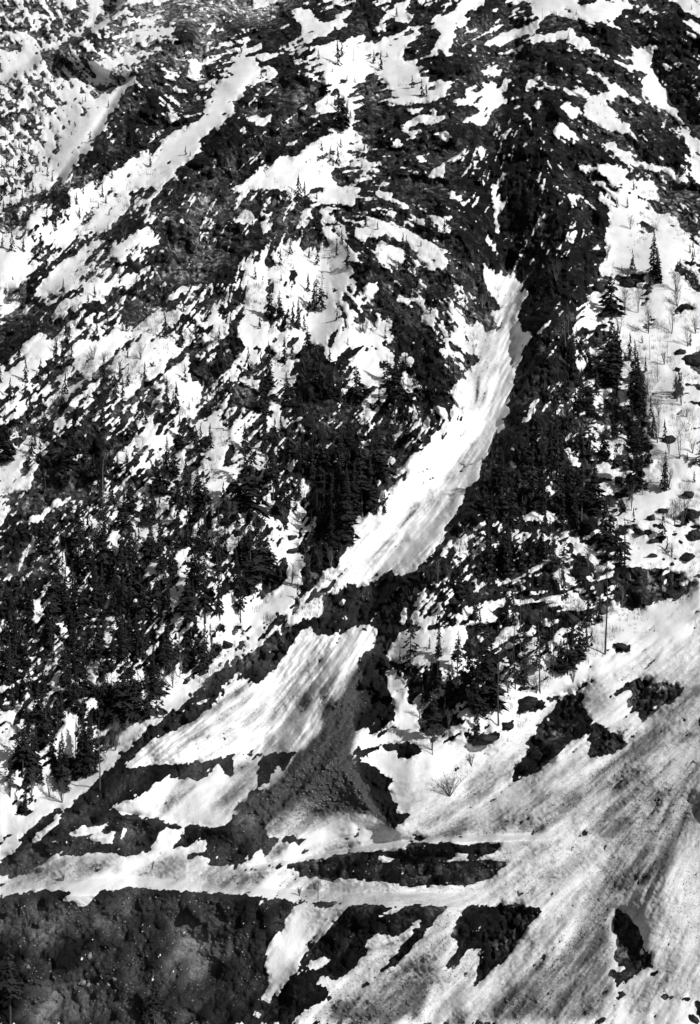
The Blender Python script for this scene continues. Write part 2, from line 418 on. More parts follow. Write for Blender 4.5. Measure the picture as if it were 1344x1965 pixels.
tile(448,800,"""
.04:450,0 700,100 900,120 1000,240 900,340 800,560 680,570 680,720 560,860 450,1000 400,900 480,600 440,470 460,350 380,340 330,200
R:60,380 200,420 300,500 330,560 280,620 200,560 120,480
S:1344,0 1240,30 1140,110 1140,150 1090,200 1040,190 1000,240 1010,340 950,380 920,400 900,450 860,530 820,560 680,570 680,700 640,780 600,830 590,950 560,1030 600,1020 660,950 710,920 740,980 800,930 880,880 920,880 930,900 1000,900 1030,900 1130,800 1180,720 1230,620 1300,510 1344,440
S:390,350 450,350 450,390 430,450 400,470 400,590 370,690 380,870 400,930 400,1000 300,1100 160,1200 0,1200 0,1090 60,1060 90,1080 180,1040 250,1000 310,940 310,850 290,760 260,690 280,650 330,610 330,530 370,470
S:380,720 430,620 460,600 410,650 390,720
S:130,490 210,460 230,510 180,540
S:180,570 270,600 260,650 210,630
S:0,590 40,580 30,640 0,650
S:180,880 200,820 240,820 250,860 200,910
S:100,1000 170,930 160,1000 120,1040
S:30,140 110,170 60,220 20,290 20,250
S:120,280 160,300 150,335 115,330
S:0,310 40,360 0,370
S:190,0 280,0 290,50 200,60
S:580,70 620,30 680,15 640,50
S:710,190 740,140 785,135 770,165
S:940,40 980,0 1010,40 960,60
S:880,300 900,240 930,260 920,280
S:810,360 850,370 840,400
.7:540,530 600,470 600,540
S:530,220 570,200 550,235
.85:470,920 560,860 610,870 590,980 540,1040 470,1000
S:300,1200 400,1090 500,1040 540,1090 490,1150 400,1150 360,1200 320,1200
R:150,1040 170,960 220,890 280,830 310,860 300,930 250,1000 200,1020
R:215,1190 270,1110 295,1100 270,1150 310,1165 300,1200 220,1200
R:360,1200 400,1160 500,1150 540,1090 520,1060 600,1030 650,960 700,960 730,990 800,960 850,910 910,880 940,910 1010,910 1060,870 1140,800 1200,720 1250,610 1344,450 1344,620 1260,720 1180,800 1250,850 1240,900 1150,960 1060,1010 1000,1080 960,1150 950,1200
S:960,1200 970,1120 1050,1040 1060,1000 1090,990 1050,1060 1010,1130 1000,1200
S:1030,1140 1070,1130 1100,1160 1160,1150 1150,1200 1030,1200
S:1260,740 1330,670 1344,680 1340,800 1290,780
S:1250,840 1290,820 1260,860
S:610,1080 650,1035 650,1050 625,1080
T.35:560,1100 700,1060 860,940 900,1000 760,1130 600,1180
D.8:1305,190 1325,100 1342,110 1315,190 1270,225
D.85:1100,555 1140,500 1172,450 1185,470 1150,525
D.8:1110,655 1155,605 1190,545 1195,560 1150,635
D.5:1180,420 1250,330 1344,250 1344,290 1260,370 1190,450
D.3:960,900 1050,800 1180,620 1300,450 1330,480 1220,640 1110,780 1010,900
D.3:230,1150 330,1020 350,800 380,700 380,900 330,1040 260,1170
D.6:870,880 920,870 900,900 780,960 830,910
""")
tile(896,800,"""
S:0,0 200,0 210,60 140,150 140,190 90,260 70,350 0,410
.04:200,0 600,0 560,200 420,300 520,600 300,560 200,600 0,640 0,420 70,350 90,260 150,180 140,150 210,60
S:320,0 380,0 330,40
S:250,180 300,170 260,200
S:120,400 175,340 160,380
S:40,640 110,600 180,600 170,630 100,620 50,660
S:300,560 400,540 440,480 480,560 520,590 470,650 420,570 330,600
.04:540,200 700,100 740,540 760,640 700,680 560,600 500,500
S:590,680 650,690 700,740 720,820 650,790 620,800 610,730
S:500,900 560,850 600,870 590,920 660,960 600,990 540,1000 500,940
S:840,950 865,940 870,970
S:720,300 800,290 850,340 850,360 750,360 720,320
S:720,370 860,380 870,470 800,450 740,470
S:560,180 600,190 640,210 650,290 600,270
S:415,250 480,260 480,275
S:160,960 250,920 260,950 200,980
S:60,1120 200,1060 220,1080 180,1110
S:50,1000 100,950 120,970 70,1020
S:1030,0 1344,0 1344,550 1270,560 1200,580 1080,620 1080,660 1000,660 980,620 940,620 920,560 940,500 960,430 1050,420 1060,380 1000,370 1000,300 1060,240 1080,100
S:930,640 1060,700 1100,710 1160,660 1230,740 1200,800 1130,850 1130,870 1040,880 930,850 920,790
S:1344,700 1344,900 1280,900 1200,900 1130,850 1230,790 1300,760
S:800,1200 830,1050 870,1070 940,1110 1020,1100 1060,1090 1150,1040 1200,1070 1260,1000 1290,970 1344,950 1344,1200
R:880,860 1120,880 1130,960 1160,1000 1100,1060 1020,1100 940,1100 870,1050 820,1000 850,900
R:1140,920 1200,890 1200,960
R:1145,1070 1180,980 1270,980 1270,1000 1200,1050
R:400,1000 470,920 530,950 540,1010 430,1010
S:380,1060 500,1010 600,1020 680,1050 680,1100 600,1110 560,1090 480,1090 440,1060
R:285,1130 330,1080 390,1060 440,1080 440,1110 370,1190 290,1190
R:520,1140 570,1110 670,1110 680,1150 600,1200 530,1200
R:590,900 620,820 650,800 720,830 730,870 700,900 740,940 720,970 640,950
S:690,920 700,898 735,905 725,940 690,930
R:1000,670 1060,655 1080,670 1020,680
R:1070,700 1110,690 1160,680 1130,730
R:960,520 1010,500 1010,520 970,530
T.4:900,880 1110,890 1100,1040 1000,1090 900,1000
D.4:1100,1200 1260,1050 1344,1000 1344,1200
""")
tile(0,1200,"""
S:0,700 60,660 100,660 60,730 40,840 40,900 60,1000 100,1060 150,1100 200,1080 240,1010 330,1000 400,990 440,1000 400,1040 340,1060 250,1110 160,1190 150,1200 0,1200
S:40,520 130,460 140,470 90,540 50,590
S:0,620 35,600 30,640 0,680
S:500,250 560,230 580,260 570,340 520,350
.9:330,620 400,520 440,480 440,640 420,780 340,700
S:240,860 330,880 430,870 460,950 440,1000 240,1010 180,960 180,880
S:490,870 560,820 600,760 700,710 760,670 880,580 950,510 1060,440 1110,380 1180,310 1260,240 1290,200 1344,150 1344,0 1300,40 1300,130 1240,190 1150,270 1070,330 1000,380 950,440 930,490 860,550 780,570 720,530 640,520 620,590 660,600 660,700 600,770 560,800
S:430,1000 500,950 600,850 700,750 690,740 560,830 440,900
R:1290,230 1344,240 1344,300 1280,350 1220,430 1130,540 1050,580 980,620 900,640 840,700 780,760 720,800 740,820 850,800 1000,800 1060,790 1170,790 1250,770 1344,740 1344,820 1260,870 1210,880 1170,900 1060,870 1030,900 1010,870 940,880 850,950 760,990 680,1020 560,1070 500,1100 440,1090 380,1110 300,1160 260,1200 200,1200 330,1100 400,1040 500,950 600,850 700,750 760,700 880,590 980,500 1080,430 1180,320
S:1070,465 1130,450 1210,430 1190,450 1100,460
S:740,800 800,740 850,690 920,640 1000,610 1080,570 1170,520 1250,460 1344,350 1344,740 1260,770 1170,790 1130,780 1060,790 990,800 900,800 840,810 760,820
S:640,1040 740,1010 850,960 900,920 950,880 1000,880 1020,900 1060,880 1160,900 1240,800 1275,790 1270,830 1344,860 1344,1150 1200,1160 1060,1160 900,1120 760,1090 700,1080
R:1280,780 1344,740 1344,860 1275,850
R:400,1110 500,1100 600,1060 700,1080 900,1120 1040,1150 1000,1180 940,1200 760,1200 260,1200 300,1160
S:440,1090 480,1085 500,1100 460,1110
D.75:930,1070 1000,950 1060,880 1110,880 1160,910 1120,970 1040,1040 960,1090
D.6:1180,1100 1250,980 1344,880 1344,1060
D.35:1000,680 1100,600 1344,400 1344,640 1200,700
D.4:1130,540 1250,440 1344,330 1344,400 1230,480
D.3:740,1040 900,960 900,1040
D.2:860,560 1000,440 1300,160 1300,240 1000,500 700,740
D.35:400,1030 700,740 760,700 480,960
T.45:380,1090 520,980 560,1020 500,1100 
T.45:700,760 900,590 1200,330 1290,230 1344,260 1100,540 900,640 780,760
T.3:560,1040 720,830 1344,760 1344,820 900,920
T.4:260,1200 400,1110 1040,1150 940,1200
""")
tile(448,1200,"""
R:350,0 360,30 320,60 230,50 160,110 90,170 70,200 0,210 0,270 60,270 100,330 160,320 230,260 290,190 350,90 400,30 460,10 480,60 560,60 580,40 640,20 690,0
S:350,90 400,30 450,15 480,60 520,90 580,50 640,20 690,0 820,0 820,50 800,130 720,200 690,270 650,350 600,380 540,450 500,500 480,580 470,640 430,690 380,710 300,730 200,720 120,750 40,730 0,740 0,340 60,300 100,350 160,320 220,290 280,220
R:970,0 970,40 900,120 880,170 900,210 880,270 890,330 920,430 940,490 930,550 880,580 880,630 820,660 770,600 690,620 680,700 640,760 720,900 780,1000 860,1110 900,1180 820,1110 700,1060 620,1040 500,990 400,1000 290,1060 180,1170 180,1200 0,1200 0,1100 80,1010 170,960 230,900 300,830 370,720 430,700 480,590 520,460 600,380 650,350 720,210 800,140 820,60 820,0
R:650,750 760,790 840,830 930,890 890,920 910,1000 950,1030 940,1080 1000,1090 1040,1100 1000,1150 930,1190 900,1180 860,1130 850,1060 780,980 740,880 690,810
R:140,770 150,750 400,720 430,740 340,800 280,850 270,810 220,860 150,860
S:200,925 225,870 270,805 272,850 230,900
.97:0,760 100,750 140,790 140,860 150,900 100,960 0,1080
S:970,40 1344,0 1344,100 1250,200 1000,240 900,200 890,130
S:890,270 940,270 990,330 1000,400 1040,500 1070,600 1120,660 1160,700 1344,630 1344,850 1344,1000 1200,1060 1080,1100 1000,1090 950,1070 950,1020 910,980 900,930 940,880 860,820 760,760 670,740 670,690 700,620 780,600 820,660 890,620 870,590 940,550 930,480 900,380
R:1060,560 1100,480 1200,400 1260,330 1344,250 1344,420 1260,480 1240,600 1120,640 1080,600
R:990,400 1000,310 1100,300 1180,230 1200,320 1120,380 1040,410
S:1010,420 1060,400 1130,420 1110,480 1060,470
S:1150,370 1190,330 1220,360 1190,400
R:710,720 740,710 850,690 960,680 1000,670 1050,690 1110,720 1040,750 1010,770 950,770 940,730 860,710 780,730 730,745
R:930,590 975,575 940,600
S:1000,1110 1344,960 1344,1200 900,1200 930,1190
S:180,1200 190,1160 300,1060 420,1000 560,1000 700,1060 800,1100 870,1140 900,1200
S:720,210 650,350 600,380 520,460 480,590 430,700 370,720 300,830 230,900 170,960 80,1010 0,1100 0,1200 180,1200 180,1170 290,1060 400,1000 500,990 620,1040 700,1060 820,1110 870,1140 780,1000 720,900 650,760 670,700 680,620 690,450 740,280
D1.4:770,160 720,210 650,350 600,380 520,460 480,590 430,700 370,720 300,830 230,900 170,960 80,1010 0,1100 0,1200 160,1200 180,1150 290,1050 400,990 500,980 620,1030 700,1050 820,1100 860,1130 780,1000 720,900 650,760 670,700 680,620 690,450 740,280
D.7:690,620 760,600 720,680 670,740
D.85:250,385 380,280 470,190 470,210 420,260 330,340 260,395
D.85:380,420 480,360 560,300 620,240 610,340 540,400 450,450 380,500 310,570 360,480
D.7:90,440 140,380 250,330 230,360 150,400
D.6:290,380 400,330 420,370 330,440
D.4:60,500 200,400 330,340 300,480 180,560 60,600
D.45:200,640 300,640 330,715 230,718
D.3:480,560 600,380 640,340 620,400 500,520 400,640
D.55:0,340 60,300 90,330 60,420 0,440
D.6:460,100 540,70 520,130 460,190 420,180
D.65:0,780 140,790 150,900 0,1080
D.75:190,1170 300,1060 420,1000 560,1000 640,1050 560,1100 420,1060 300,1120 220,1200
D.8:620,1040 700,1060 820,1110 900,1200 830,1180 700,1100
D.5:500,1060 620,1060 700,1120 600,1160
D.8:1130,1200 1344,1080 1344,1200
D.55:980,1180 1344,980 1344,1060 1060,1200
D.3:900,1190 1344,960 1344,1000 960,1190
D1.4:700,250 800,150 870,200 880,560 730,590 700,600 690,640 655,740 740,780 850,900 920,1000 930,1180 860,1150 780,1040 690,900 640,760 660,600
D1.05:170,1200 290,1040 420,975 560,965 700,1025 820,1090 885,1160 800,1140 640,1100 500,1075 350,1110 240,1200
D1.4:640,760 690,640 680,900 780,1000 850,1110 700,1050 560,985 420,985 300,1040 100,1200 0,1200 0,1110 230,905 430,705
D.6:240,1200 350,1110 500,1075 640,1100 800,1140 820,1170 560,1150 400,1200
D.5:380,1160 560,1110 700,1150 560,1200 400,1200
T.72:650,350 740,280 700,450 680,620 640,760 560,1000 300,1060 0,1200 0,1100 230,900 430,700 520,460
T.55:640,760 700,760 780,1000 860,1130 700,1060 500,990 560,900
T.12:830,180 900,180 880,260 900,420 940,500 930,560 860,610 820,660 770,600 700,560 740,480 740,380 790,290
T.45:700,430 750,390 780,470 740,480
T.1:690,800 760,790 930,890 910,1000 1040,1100 930,1190 860,1130 780,980
T.15:560,660 640,640 660,740 600,720
T.3:0,210 230,50 360,0 280,220 100,330
T.45:660,150 830,60 900,160 720,300
""")
tile(896,1200,"""
.97:590,390 700,290 800,200 950,60 1000,0 1344,0 1344,1200 0,1200 0,720 280,600 420,520
S:200,380 300,330 450,370 620,280 700,240 800,160 1000,0 760,0 640,200 480,270 380,250 260,300
S:200,420 400,400 560,390 560,420 420,520 300,590 200,600 210,500
S:0,700 100,690 300,600 300,640 0,740
R:610,390 690,390 665,420 690,500 740,560 840,620 930,680 880,730 820,745 800,740 740,790 700,830 740,770 700,700 720,620 680,640 600,660 560,720 450,800 290,900 250,890 270,830 350,730 370,650 420,570 500,500 540,440
R:800,440 860,370 930,330 980,310 1070,310 1100,330 1200,345 1260,360 1200,430 1100,490 1040,550 990,550 980,510 950,480 950,400 930,350 860,400 810,450
R:850,155 880,130 950,95 940,130 870,170
R:610,380 720,303 725,310 650,365
R:945,245 970,235 965,246
R:285,440 330,410 350,440 450,430 450,470 370,490 300,490
R:460,410 560,400 480,440
R:0,690 10,640 100,620 200,610 180,650 60,690
R:190,570 230,550 280,560 230,600
D.62:1344,330 1200,440 1030,560 900,700 760,800 500,940 200,1050 0,1150 0,1200 1344,1200
D.6:0,900 100,830 300,730 340,700 270,860 200,920 0,1080
D.25:450,1200 650,1070 850,950 850,970 700,1070 550,1170 520,1200
D.3:980,900 1100,800 1250,680 1260,710 1100,830
D.3:60,1180 280,1050 380,960 440,950 240,1130 160,1200
D.3:0,1120 200,1000 300,920 380,900 280,1000 0,1160
D.5:840,330 1000,200 1344,40 1344,100 1000,260
D.4:700,480 760,530 900,600 840,600 740,550
D.35:620,330 1000,100 1100,0 1050,0 620,300
T.35:430,640 520,600 590,630 540,710 460,730
T.4:1020,515 1060,440 1085,420 1085,470 1040,525
T.1:270,830 420,570 610,390 690,500 600,560 430,600 350,800
""")
tile(0,1565,"""
R:0,270 60,220 120,190 130,160 160,100 260,20 290,0 360,0 290,60 200,130 190,160 250,110 340,60 440,10 460,0 700,0 740,10 900,30 1040,50 1030,80 990,90 950,70 920,130 850,200 720,240 640,220 550,210 440,240 420,220 330,220 240,270 130,340 60,345 0,320
.99:180,150 240,80 300,30 360,0 340,40 260,110 200,160
.99:390,105 480,65 560,60 630,30 620,60 570,100 480,115 400,115
.99:490,145 560,110 660,90 650,160 560,160
.99:680,155 710,90 740,75 720,130
.99:350,140 385,138 380,146
R:1060,70 1200,60 1270,65 1344,20 1344,210 1344,290 1220,280 1270,230 1090,230 1130,210 1190,190 1190,130 1110,160 1050,190 1000,180 1050,100
.985:0,470 0,345 60,350 150,340 240,280 330,230 430,230 450,240 550,220 640,220 720,240 850,210 920,140 950,80 1050,80 1050,110 1000,180 1090,180 1190,140 1190,210 1100,230 1270,230 1220,280 1344,300 1344,450 1150,440 900,420 720,420 600,430 550,450 500,520 440,520 430,490 360,490 420,440 320,430 200,440
.02:0,480 100,455 300,435 420,440 360,490 440,500 450,520 500,520 550,450 610,430 900,425 1344,460 1344,1200 0,1200
R:1090,235 1130,225 1270,230 1230,240 1120,240
R:0,395 55,393 0,410
D.5:0,420 200,280 450,230 720,240 700,400 200,420
D.5:900,220 1200,230 1344,300 1344,420 1000,400 900,350
D.85:380,385 500,300 620,230 720,170 830,110 860,160 700,250 560,320 430,375
D.8:750,345 860,290 930,260 930,310 800,365
D.75:1170,435 1250,320 1344,300 1344,440
D.1:300,430 420,380 640,330 720,380 700,420 560,430
D.05:870,230 940,90 1050,90 980,180
D.1:740,400 900,360 1160,400 1160,440
T.42:0,480 600,500 900,425 1344,460 1344,1200 0,1200
T.62:180,560 450,560 420,680 200,800 160,720
T.66:960,560 1150,560 1180,740 1344,740 1300,820 1120,960 960,960 900,860 1020,760
T.54:560,560 760,500 760,640 560,700
T.2:330,820 440,660 560,640 500,820 350,1000 280,980
T.2:900,700 1000,560 1020,640 960,780 880,820
T.15:1150,1000 1250,860 1344,860 1344,1200 1200,1200
T.15:0,700 100,700 120,900 100,1200 0,1200
T.6:300,860 360,1000 300,1200 160,1200 120,900
T.5:720,100 830,110 860,160 720,240
""")
tile(448,1565,"""
S:200,0 860,0 920,90 1080,130 1344,130 1344,150 1080,160 850,210 600,230 420,270 310,290 0,320 60,280 120,230 200,200 260,140 200,110
R:0,0 150,0 180,80 200,120 260,135 250,165 200,180 200,210 120,220 60,220 50,260 0,300
S:50,50 110,0 90,40 65,60
R:290,140 320,105 380,130 450,125 380,170 340,165
R:830,150 870,140 900,150
R:0,320 300,285 420,265 600,225 850,210 980,190 1150,175 1270,155 1344,170 1344,410 1250,400 1150,410 1040,405 930,400 830,380 740,370 640,360 560,390 520,380 480,350 390,350 360,330 350,300 220,300
S:830,250 870,240 950,245 850,265
S:1240,250 1300,225 1344,230 1344,270 1260,265
S:0,325 200,305 290,300 350,300 390,350 470,350 540,400 500,440 300,450 0,450
S:520,430 560,390 640,365 750,375 900,395 1050,410 1250,410 1344,415 1344,450 1240,520 1050,515 850,525 700,510 600,500 400,490 300,480 0,455 200,450
R:0,455 350,490 330,570 280,640 210,740 200,800 180,870 210,920 200,970 160,1070 120,1200 0,1200
R:200,1080 310,960 360,880 440,760 560,640 640,550 660,510 850,520 1080,515 1230,520 1160,610 1060,730 960,850 870,890 860,860 960,760 1080,600 1080,580 1030,620 960,700 820,690 760,720 750,800 700,860 600,940 500,920 480,950 540,1010 560,1050 500,1080 400,1110 320,1200 100,1200 160,1070
S:350,510 430,500 640,510 640,550 580,600 550,650 460,750 400,830 340,900 310,960 200,1070 160,1070 200,970 210,900 180,860 210,750 280,640
S:110,1170 150,1120 160,1130 140,1170
S:440,830 570,820 520,860 490,895 440,880
S:820,575 900,540 970,520 960,550 860,580
S:870,605 930,600 890,615
S:715,600 745,590 735,605
S:320,1200 400,1110 500,1090 580,1050 500,950 490,930 600,940 700,870 720,820 760,800 770,720 820,690 950,700 1080,580 1080,620 960,760 860,880 760,970 660,1060 500,1180 480,1200
S:480,1200 660,1060 860,900 960,850 1060,730 1160,610 1240,520 1344,450 1344,530 1290,600 1270,690 1290,740 1270,810 1210,880 1250,890 1344,800 1344,1200
R:755,970 800,940 790,975 760,990
R:450,1190 520,1165 500,1200 455,1200
R:430,510 490,490 600,505 500,530 460,540
R:1344,540 1290,600 1270,690 1290,750 1270,800 1210,880 1260,890 1344,810
D.75:500,190 560,150 650,150 700,190 600,220 520,230
D.7:200,210 260,150 330,180 290,230 200,260
D.6:500,0 780,0 900,90 820,80 700,40
D.85:1090,135 1200,60 1344,0 1344,140
D.5:960,100 1200,0 1100,60 1000,120
D.65:0,330 250,300 290,300 180,390 60,440 0,430
D.6:300,430 380,350 480,350 540,400 480,440
D.4:200,330 330,310 370,350 260,430
D.28:320,1200 400,1110 700,870 770,720 950,700 1040,650 860,880 500,1180
D.12:520,430 1344,420 1240,520 600,500
D.7:480,1200 660,1060 860,900 960,860 1200,720 1180,900 1120,1100 900,1200
D.5:1050,760 1240,540 1270,600 1260,740 1180,900
D.2:1100,1200 1344,860 1344,1060 1220,1200
D.75:1000,980 1130,960 1090,1200 1000,1200
D.8:1220,1200 1344,1060 1344,1200
D.75:250,452 540,446 1000,451 1240,439 1240,448 1000,461 540,456 250,461
D.5:0,300 200,215 500,205 850,190 850,196 500,214 200,225 0,312
T.25:0,455 350,490 200,740 160,1070 0,1200
T.12:160,1070 640,550 1230,520 960,850 700,860 320,1200
T.2:360,330 1344,170 1344,410 640,360
""")
tile(896,1565,"""
.97:0,0 1344,0 1344,1200 0,1200
R:0,170 100,165 180,160 210,170 170,205 100,240 40,260 0,250
R:0,270 60,245 190,255 235,275 150,340 80,380 0,405
R:0,520 200,520 220,500 270,515 430,530 430,560 350,650 290,730 240,830 150,890 50,980 40,980 50,870 70,850 60,810 90,770 0,780
S:0,790 90,770 60,820 40,880 40,980 0,1010
R:850,600 855,545 870,540 880,570 930,570 990,650 1020,740 1050,820 1080,870 1010,900 900,970 870,980 820,920 820,895 880,890 940,890 870,870 850,800 870,770 860,720 850,680
R:860,1060 880,1010 910,1020 870,1070
R:1060,920 1110,890 1110,900 1080,925
R:1110,1050 1150,1030 1185,1045 1150,1060
R:1235,1055 1290,1050 1270,1065
R:1305,1070 1344,1060 1344,1180 1320,1150
D.3:0,135 350,110 300,250 0,530 640,530 700,0 0,0
D.7:0,1200 200,1020 400,870 560,780 620,620 640,540 700,450 800,300 830,200 760,120 800,0 1300,0 1280,120 1160,330 1000,400 900,440 830,560 850,900 820,1100 700,1200
D.1:690,370 760,240 800,250 720,370
D.75:330,250 500,120 480,160 380,250 320,290
D.8:320,105 420,50 520,0 600,0 450,80
D.6:0,0 330,0 420,0 320,100 0,125
D.1:250,150 400,90 640,0 700,0 480,110 350,190
D.3:620,300 800,120 850,150 700,300
D.5:900,960 1100,920 1200,760 1250,700 1200,900 1050,1150 900,1150
D.35:1000,400 1180,330 1100,700 1040,700 950,580 880,540
D.2:1180,300 1280,100 1344,0 1344,1000 1200,1200 1050,1200 1250,800
D.35:120,800 300,730 430,560 600,560 560,760 400,860 200,1010
D.12:0,1180 180,1020 400,830 480,800 440,840 200,1040 20,1190
D.75:0,1200 200,1050 420,880 500,1200
T.05:0,520 430,530 50,980 0,780
T.15:850,600 1080,870 870,980
""")
# conifers: tile origin, then x, y of the foot and height, in thirds of a pixel
TREES = [
(0,0,[(865,965,80),(550,1070,110),(610,1010,120),(645,1030,70),(125,980,150),(165,890,60),(40,970,90),(205,1000,60),(30,1130,80),(75,1120,70),(960,640,70),(520,820,70),(700,940,110),(760,910,120),(835,860,130),(900,830,110),(580,990,100),(1050,600,90),(1100,590,100),(60,1180,70),(10,1160,90),(400,1200,90),(440,1180,80),(480,1050,80),(660,960,90),(720,880,80),(180,1170,60),(250,1160,70),(310,1140,80),(1180,560,80),(1000,640,60)]),
(448,0,[(490,345,60),(600,380,150),(625,330,100),(810,370,90),(850,410,120),(940,100,60),(1030,510,80),(1085,560,110),(1110,560,80),(405,440,90),(365,440,70),(255,400,50),(605,640,120),(615,760,200),(655,700,120),(560,930,90),(575,960,60),(600,950,110),(675,980,60),(375,1150,150),(410,1130,90),(480,1150,50),(755,870,60),(470,600,80),(740,970,40),(850,60,50),(740,60,60),(160,460,60),(45,310,70),(190,440,40),(700,480,40),(655,470,40)]),
(896,0,[(515,100,35),(630,90,35),(585,235,50),(865,1200,70),(925,1200,65),(960,1100,60),(1295,60,35)]),
(0,400,[(270,100,110),(320,110,90),(70,250,130),(135,250,90),(15,230,80),(235,280,130),(205,300,80),(75,490,100),(365,490,90),(545,520,80),(950,750,160),(1040,800,160),(320,850,110),(600,1000,160),(835,990,110),(235,1000,140),(60,1090,120),(145,1100,100),(960,1150,180),(1015,1150,160),(690,1020,110),(1130,800,130),(1200,1050,110),(1090,1160,50),(380,760,120),(30,120,80),(60,110,90),(100,100,80),(240,1200,120),(1245,1170,160),(640,1180,60),(380,50,70),(340,70,80),(165,70,80),(130,90,80),(510,85,55),(470,700,90),(690,500,90)]),
(448,400,[(470,120,140),(600,100,140),(765,110,100),(330,270,110),(270,330,100),(485,330,110),(655,330,150),(785,350,180),(1000,350,190),(1025,360,110),(125,410,80),(205,640,200),(265,690,210),(465,600,170),(510,600,230),(430,480,110),(345,690,160),(375,700,180),(435,870,190),(555,880,90),(295,880,150),(660,790,50),(745,710,70),(160,940,130),(210,1050,280),(85,960,170),(940,1010,260),(890,1100,250),(710,1130,220),(170,1190,280),(310,1150,200),(930,1190,300),(470,1000,180),(500,1010,150),(1040,1030,110),(380,1150,100),(560,1100,200),(620,1150,170),(35,560,100),(110,130,80),(480,580,190),(490,110,110),(275,420,50),(215,250,90)]),
(896,400,[(955,360,130),(1075,400,270),(1100,430,200),(1055,470,130),(835,630,250),(730,400,100),(1285,260,60),(1310,280,50),(655,880,170),(685,880,140),(835,1000,340),(870,900,230),(780,1010,220),(975,1130,360),(940,1100,180),(1000,1200,250),(1010,780,50),(1205,1060,100),(1235,1080,130),(940,860,150),(590,900,200),(610,1000,250),(840,1180,150),(700,1200,230),(650,1180,240),(560,1150,200),(700,950,170),(1060,1110,40),(510,1150,190),(990,1180,300),(850,950,260)]),
(0,800,[(1035,180,180),(1210,190,160),(1130,200,150),(250,130,180),(300,80,100),(30,270,260),(170,250,90),(1150,560,170),(1180,600,250),(880,560,200),(960,330,210),(1000,350,180),(870,800,190),(780,820,170),(700,850,200),(510,700,170),(480,740,180),(530,740,150),(600,900,250),(450,900,260),(1070,400,170),(1060,540,160),(500,950,240),(550,1100,250),(420,1100,270),(700,1150,240),(760,1050,230),(640,1150,200),(900,1150,250),(830,1180,220),(1000,900,200),(1120,1000,350),(1180,1150,400),(1250,900,230),(1080,1180,250),(1265,1150,280),(200,850,120),(400,1200,200),(480,1200,220),(590,1200,200),(930,900,180),(1270,560,60)]),
(448,800,[(240,130,130),(180,200,200),(330,250,220),(90,560,380),(60,400,280),(290,600,260),(230,450,250),(100,1000,380),(150,950,330),(200,900,200),(30,1050,300),(650,740,420),(600,700,300),(570,800,260),(500,900,200),(430,1000,200),(740,560,400),(800,520,280),(700,560,300),(850,330,250),(460,400,250),(530,400,270),(400,300,230),(620,300,250),(720,330,270),(900,180,200),(450,700,150),(660,600,300),(370,1060,90),(560,560,250),(870,560,130),(820,200,200),(980,150,100),(520,560,240),(610,440,230)]),
(896,800,[(200,560,350),(190,420,250),(260,640,280),(330,380,250),(380,450,300),(430,550,350),(480,280,250),(520,200,230),(700,260,330),(850,130,200),(740,560,300),(600,520,300),(660,600,350),(540,600,300),(970,440,420),(790,250,200),(860,290,160),(1140,130,120),(1045,280,200),(1140,430,230),(800,760,300),(830,750,200),(910,860,270),(870,830,230),(500,890,270),(430,840,230),(370,850,200),(320,900,230),(240,930,260),(200,880,300),(70,920,200),(120,850,250),(560,880,200),(1130,700,160),(960,620,100),(1155,780,90),(1270,250,50),(1310,380,70),(50,1180,180),(230,1200,180),(270,1180,150),(700,1200,220),(760,1190,200),(480,700,120),(950,180,260),(620,640,200)]),
(0,1200,[(180,900,300),(130,870,330),(200,850,280),(370,950,330),(340,900,230),(470,870,350),(520,870,330),(590,590,360),(560,560,250),(620,560,250),(710,470,250),(770,570,260),(850,540,220),(900,520,230),(270,700,300),(300,850,250),(240,920,120),(140,1090,180),(110,800,220),(60,950,200),(460,300,250),(660,200,200),(750,150,180),(820,200,250),(640,480,200),(1080,250,250),(1110,200,300),(1170,280,300),(1000,180,200),(960,250,260),(880,350,230),(50,350,250),(150,250,200),(220,560,230),(160,640,200),(330,600,200),(100,150,150),(400,420,220),(680,500,130),(800,430,200),(500,800,300),(540,200,220),(250,420,220)]),
(448,1200,[(1020,270,290),(1180,190,220),(1130,140,70),(1290,280,240),(1180,420,250),(1120,500,200),(1240,440,220),(1160,670,300),(1320,420,180),(1220,560,150),(960,260,120),(1090,480,140),(1260,350,150),(1140,330,140)]),
(896,1200,[(60,520,400),(110,480,500),(140,420,350),(20,430,300),(580,280,300),(610,250,260),(690,150,160),(540,280,200),(280,370,280),(720,130,120),(400,260,200),(330,350,250),(60,660,180),(650,200,230)]),
(0,1565,[(60,1200,480),(890,1200,300),(990,1200,180),(20,1080,220),(840,1200,200)]),
]
# snags: x, y of the foot, height (photo pixels), lean
SNAGS = [(1262,734,58,0),(197,980,100,.02),(668,1048,120,0),(957,1392,165,0),(1038,1330,135,-.04),(1163,1255,180,.01),(1061,1298,100,.02),(191,1515,140,0),(146,1490,110,0),(416,1250,90,.12),(611,1728,42,0),(609,980,45,-.02),(1186,860,50,0),(1247,690,45,0),(679,117,32,0),(1041,40,25,0),(1087,665,60,-.1),(1093,660,55,-.06),(1045,750,45,.02),(363,990,60,0),(830,1448,40,0),(1210,540,40,.0),(1281,697,45,0),(126,1160,120,0),(370,1230,120,.01),(115,1050,50,0),(1057,1280,80,0),(1042,1245,70,.03),(1233,950,60,0),(1000,1250,110,-.02),(984,1270,90,.05)]
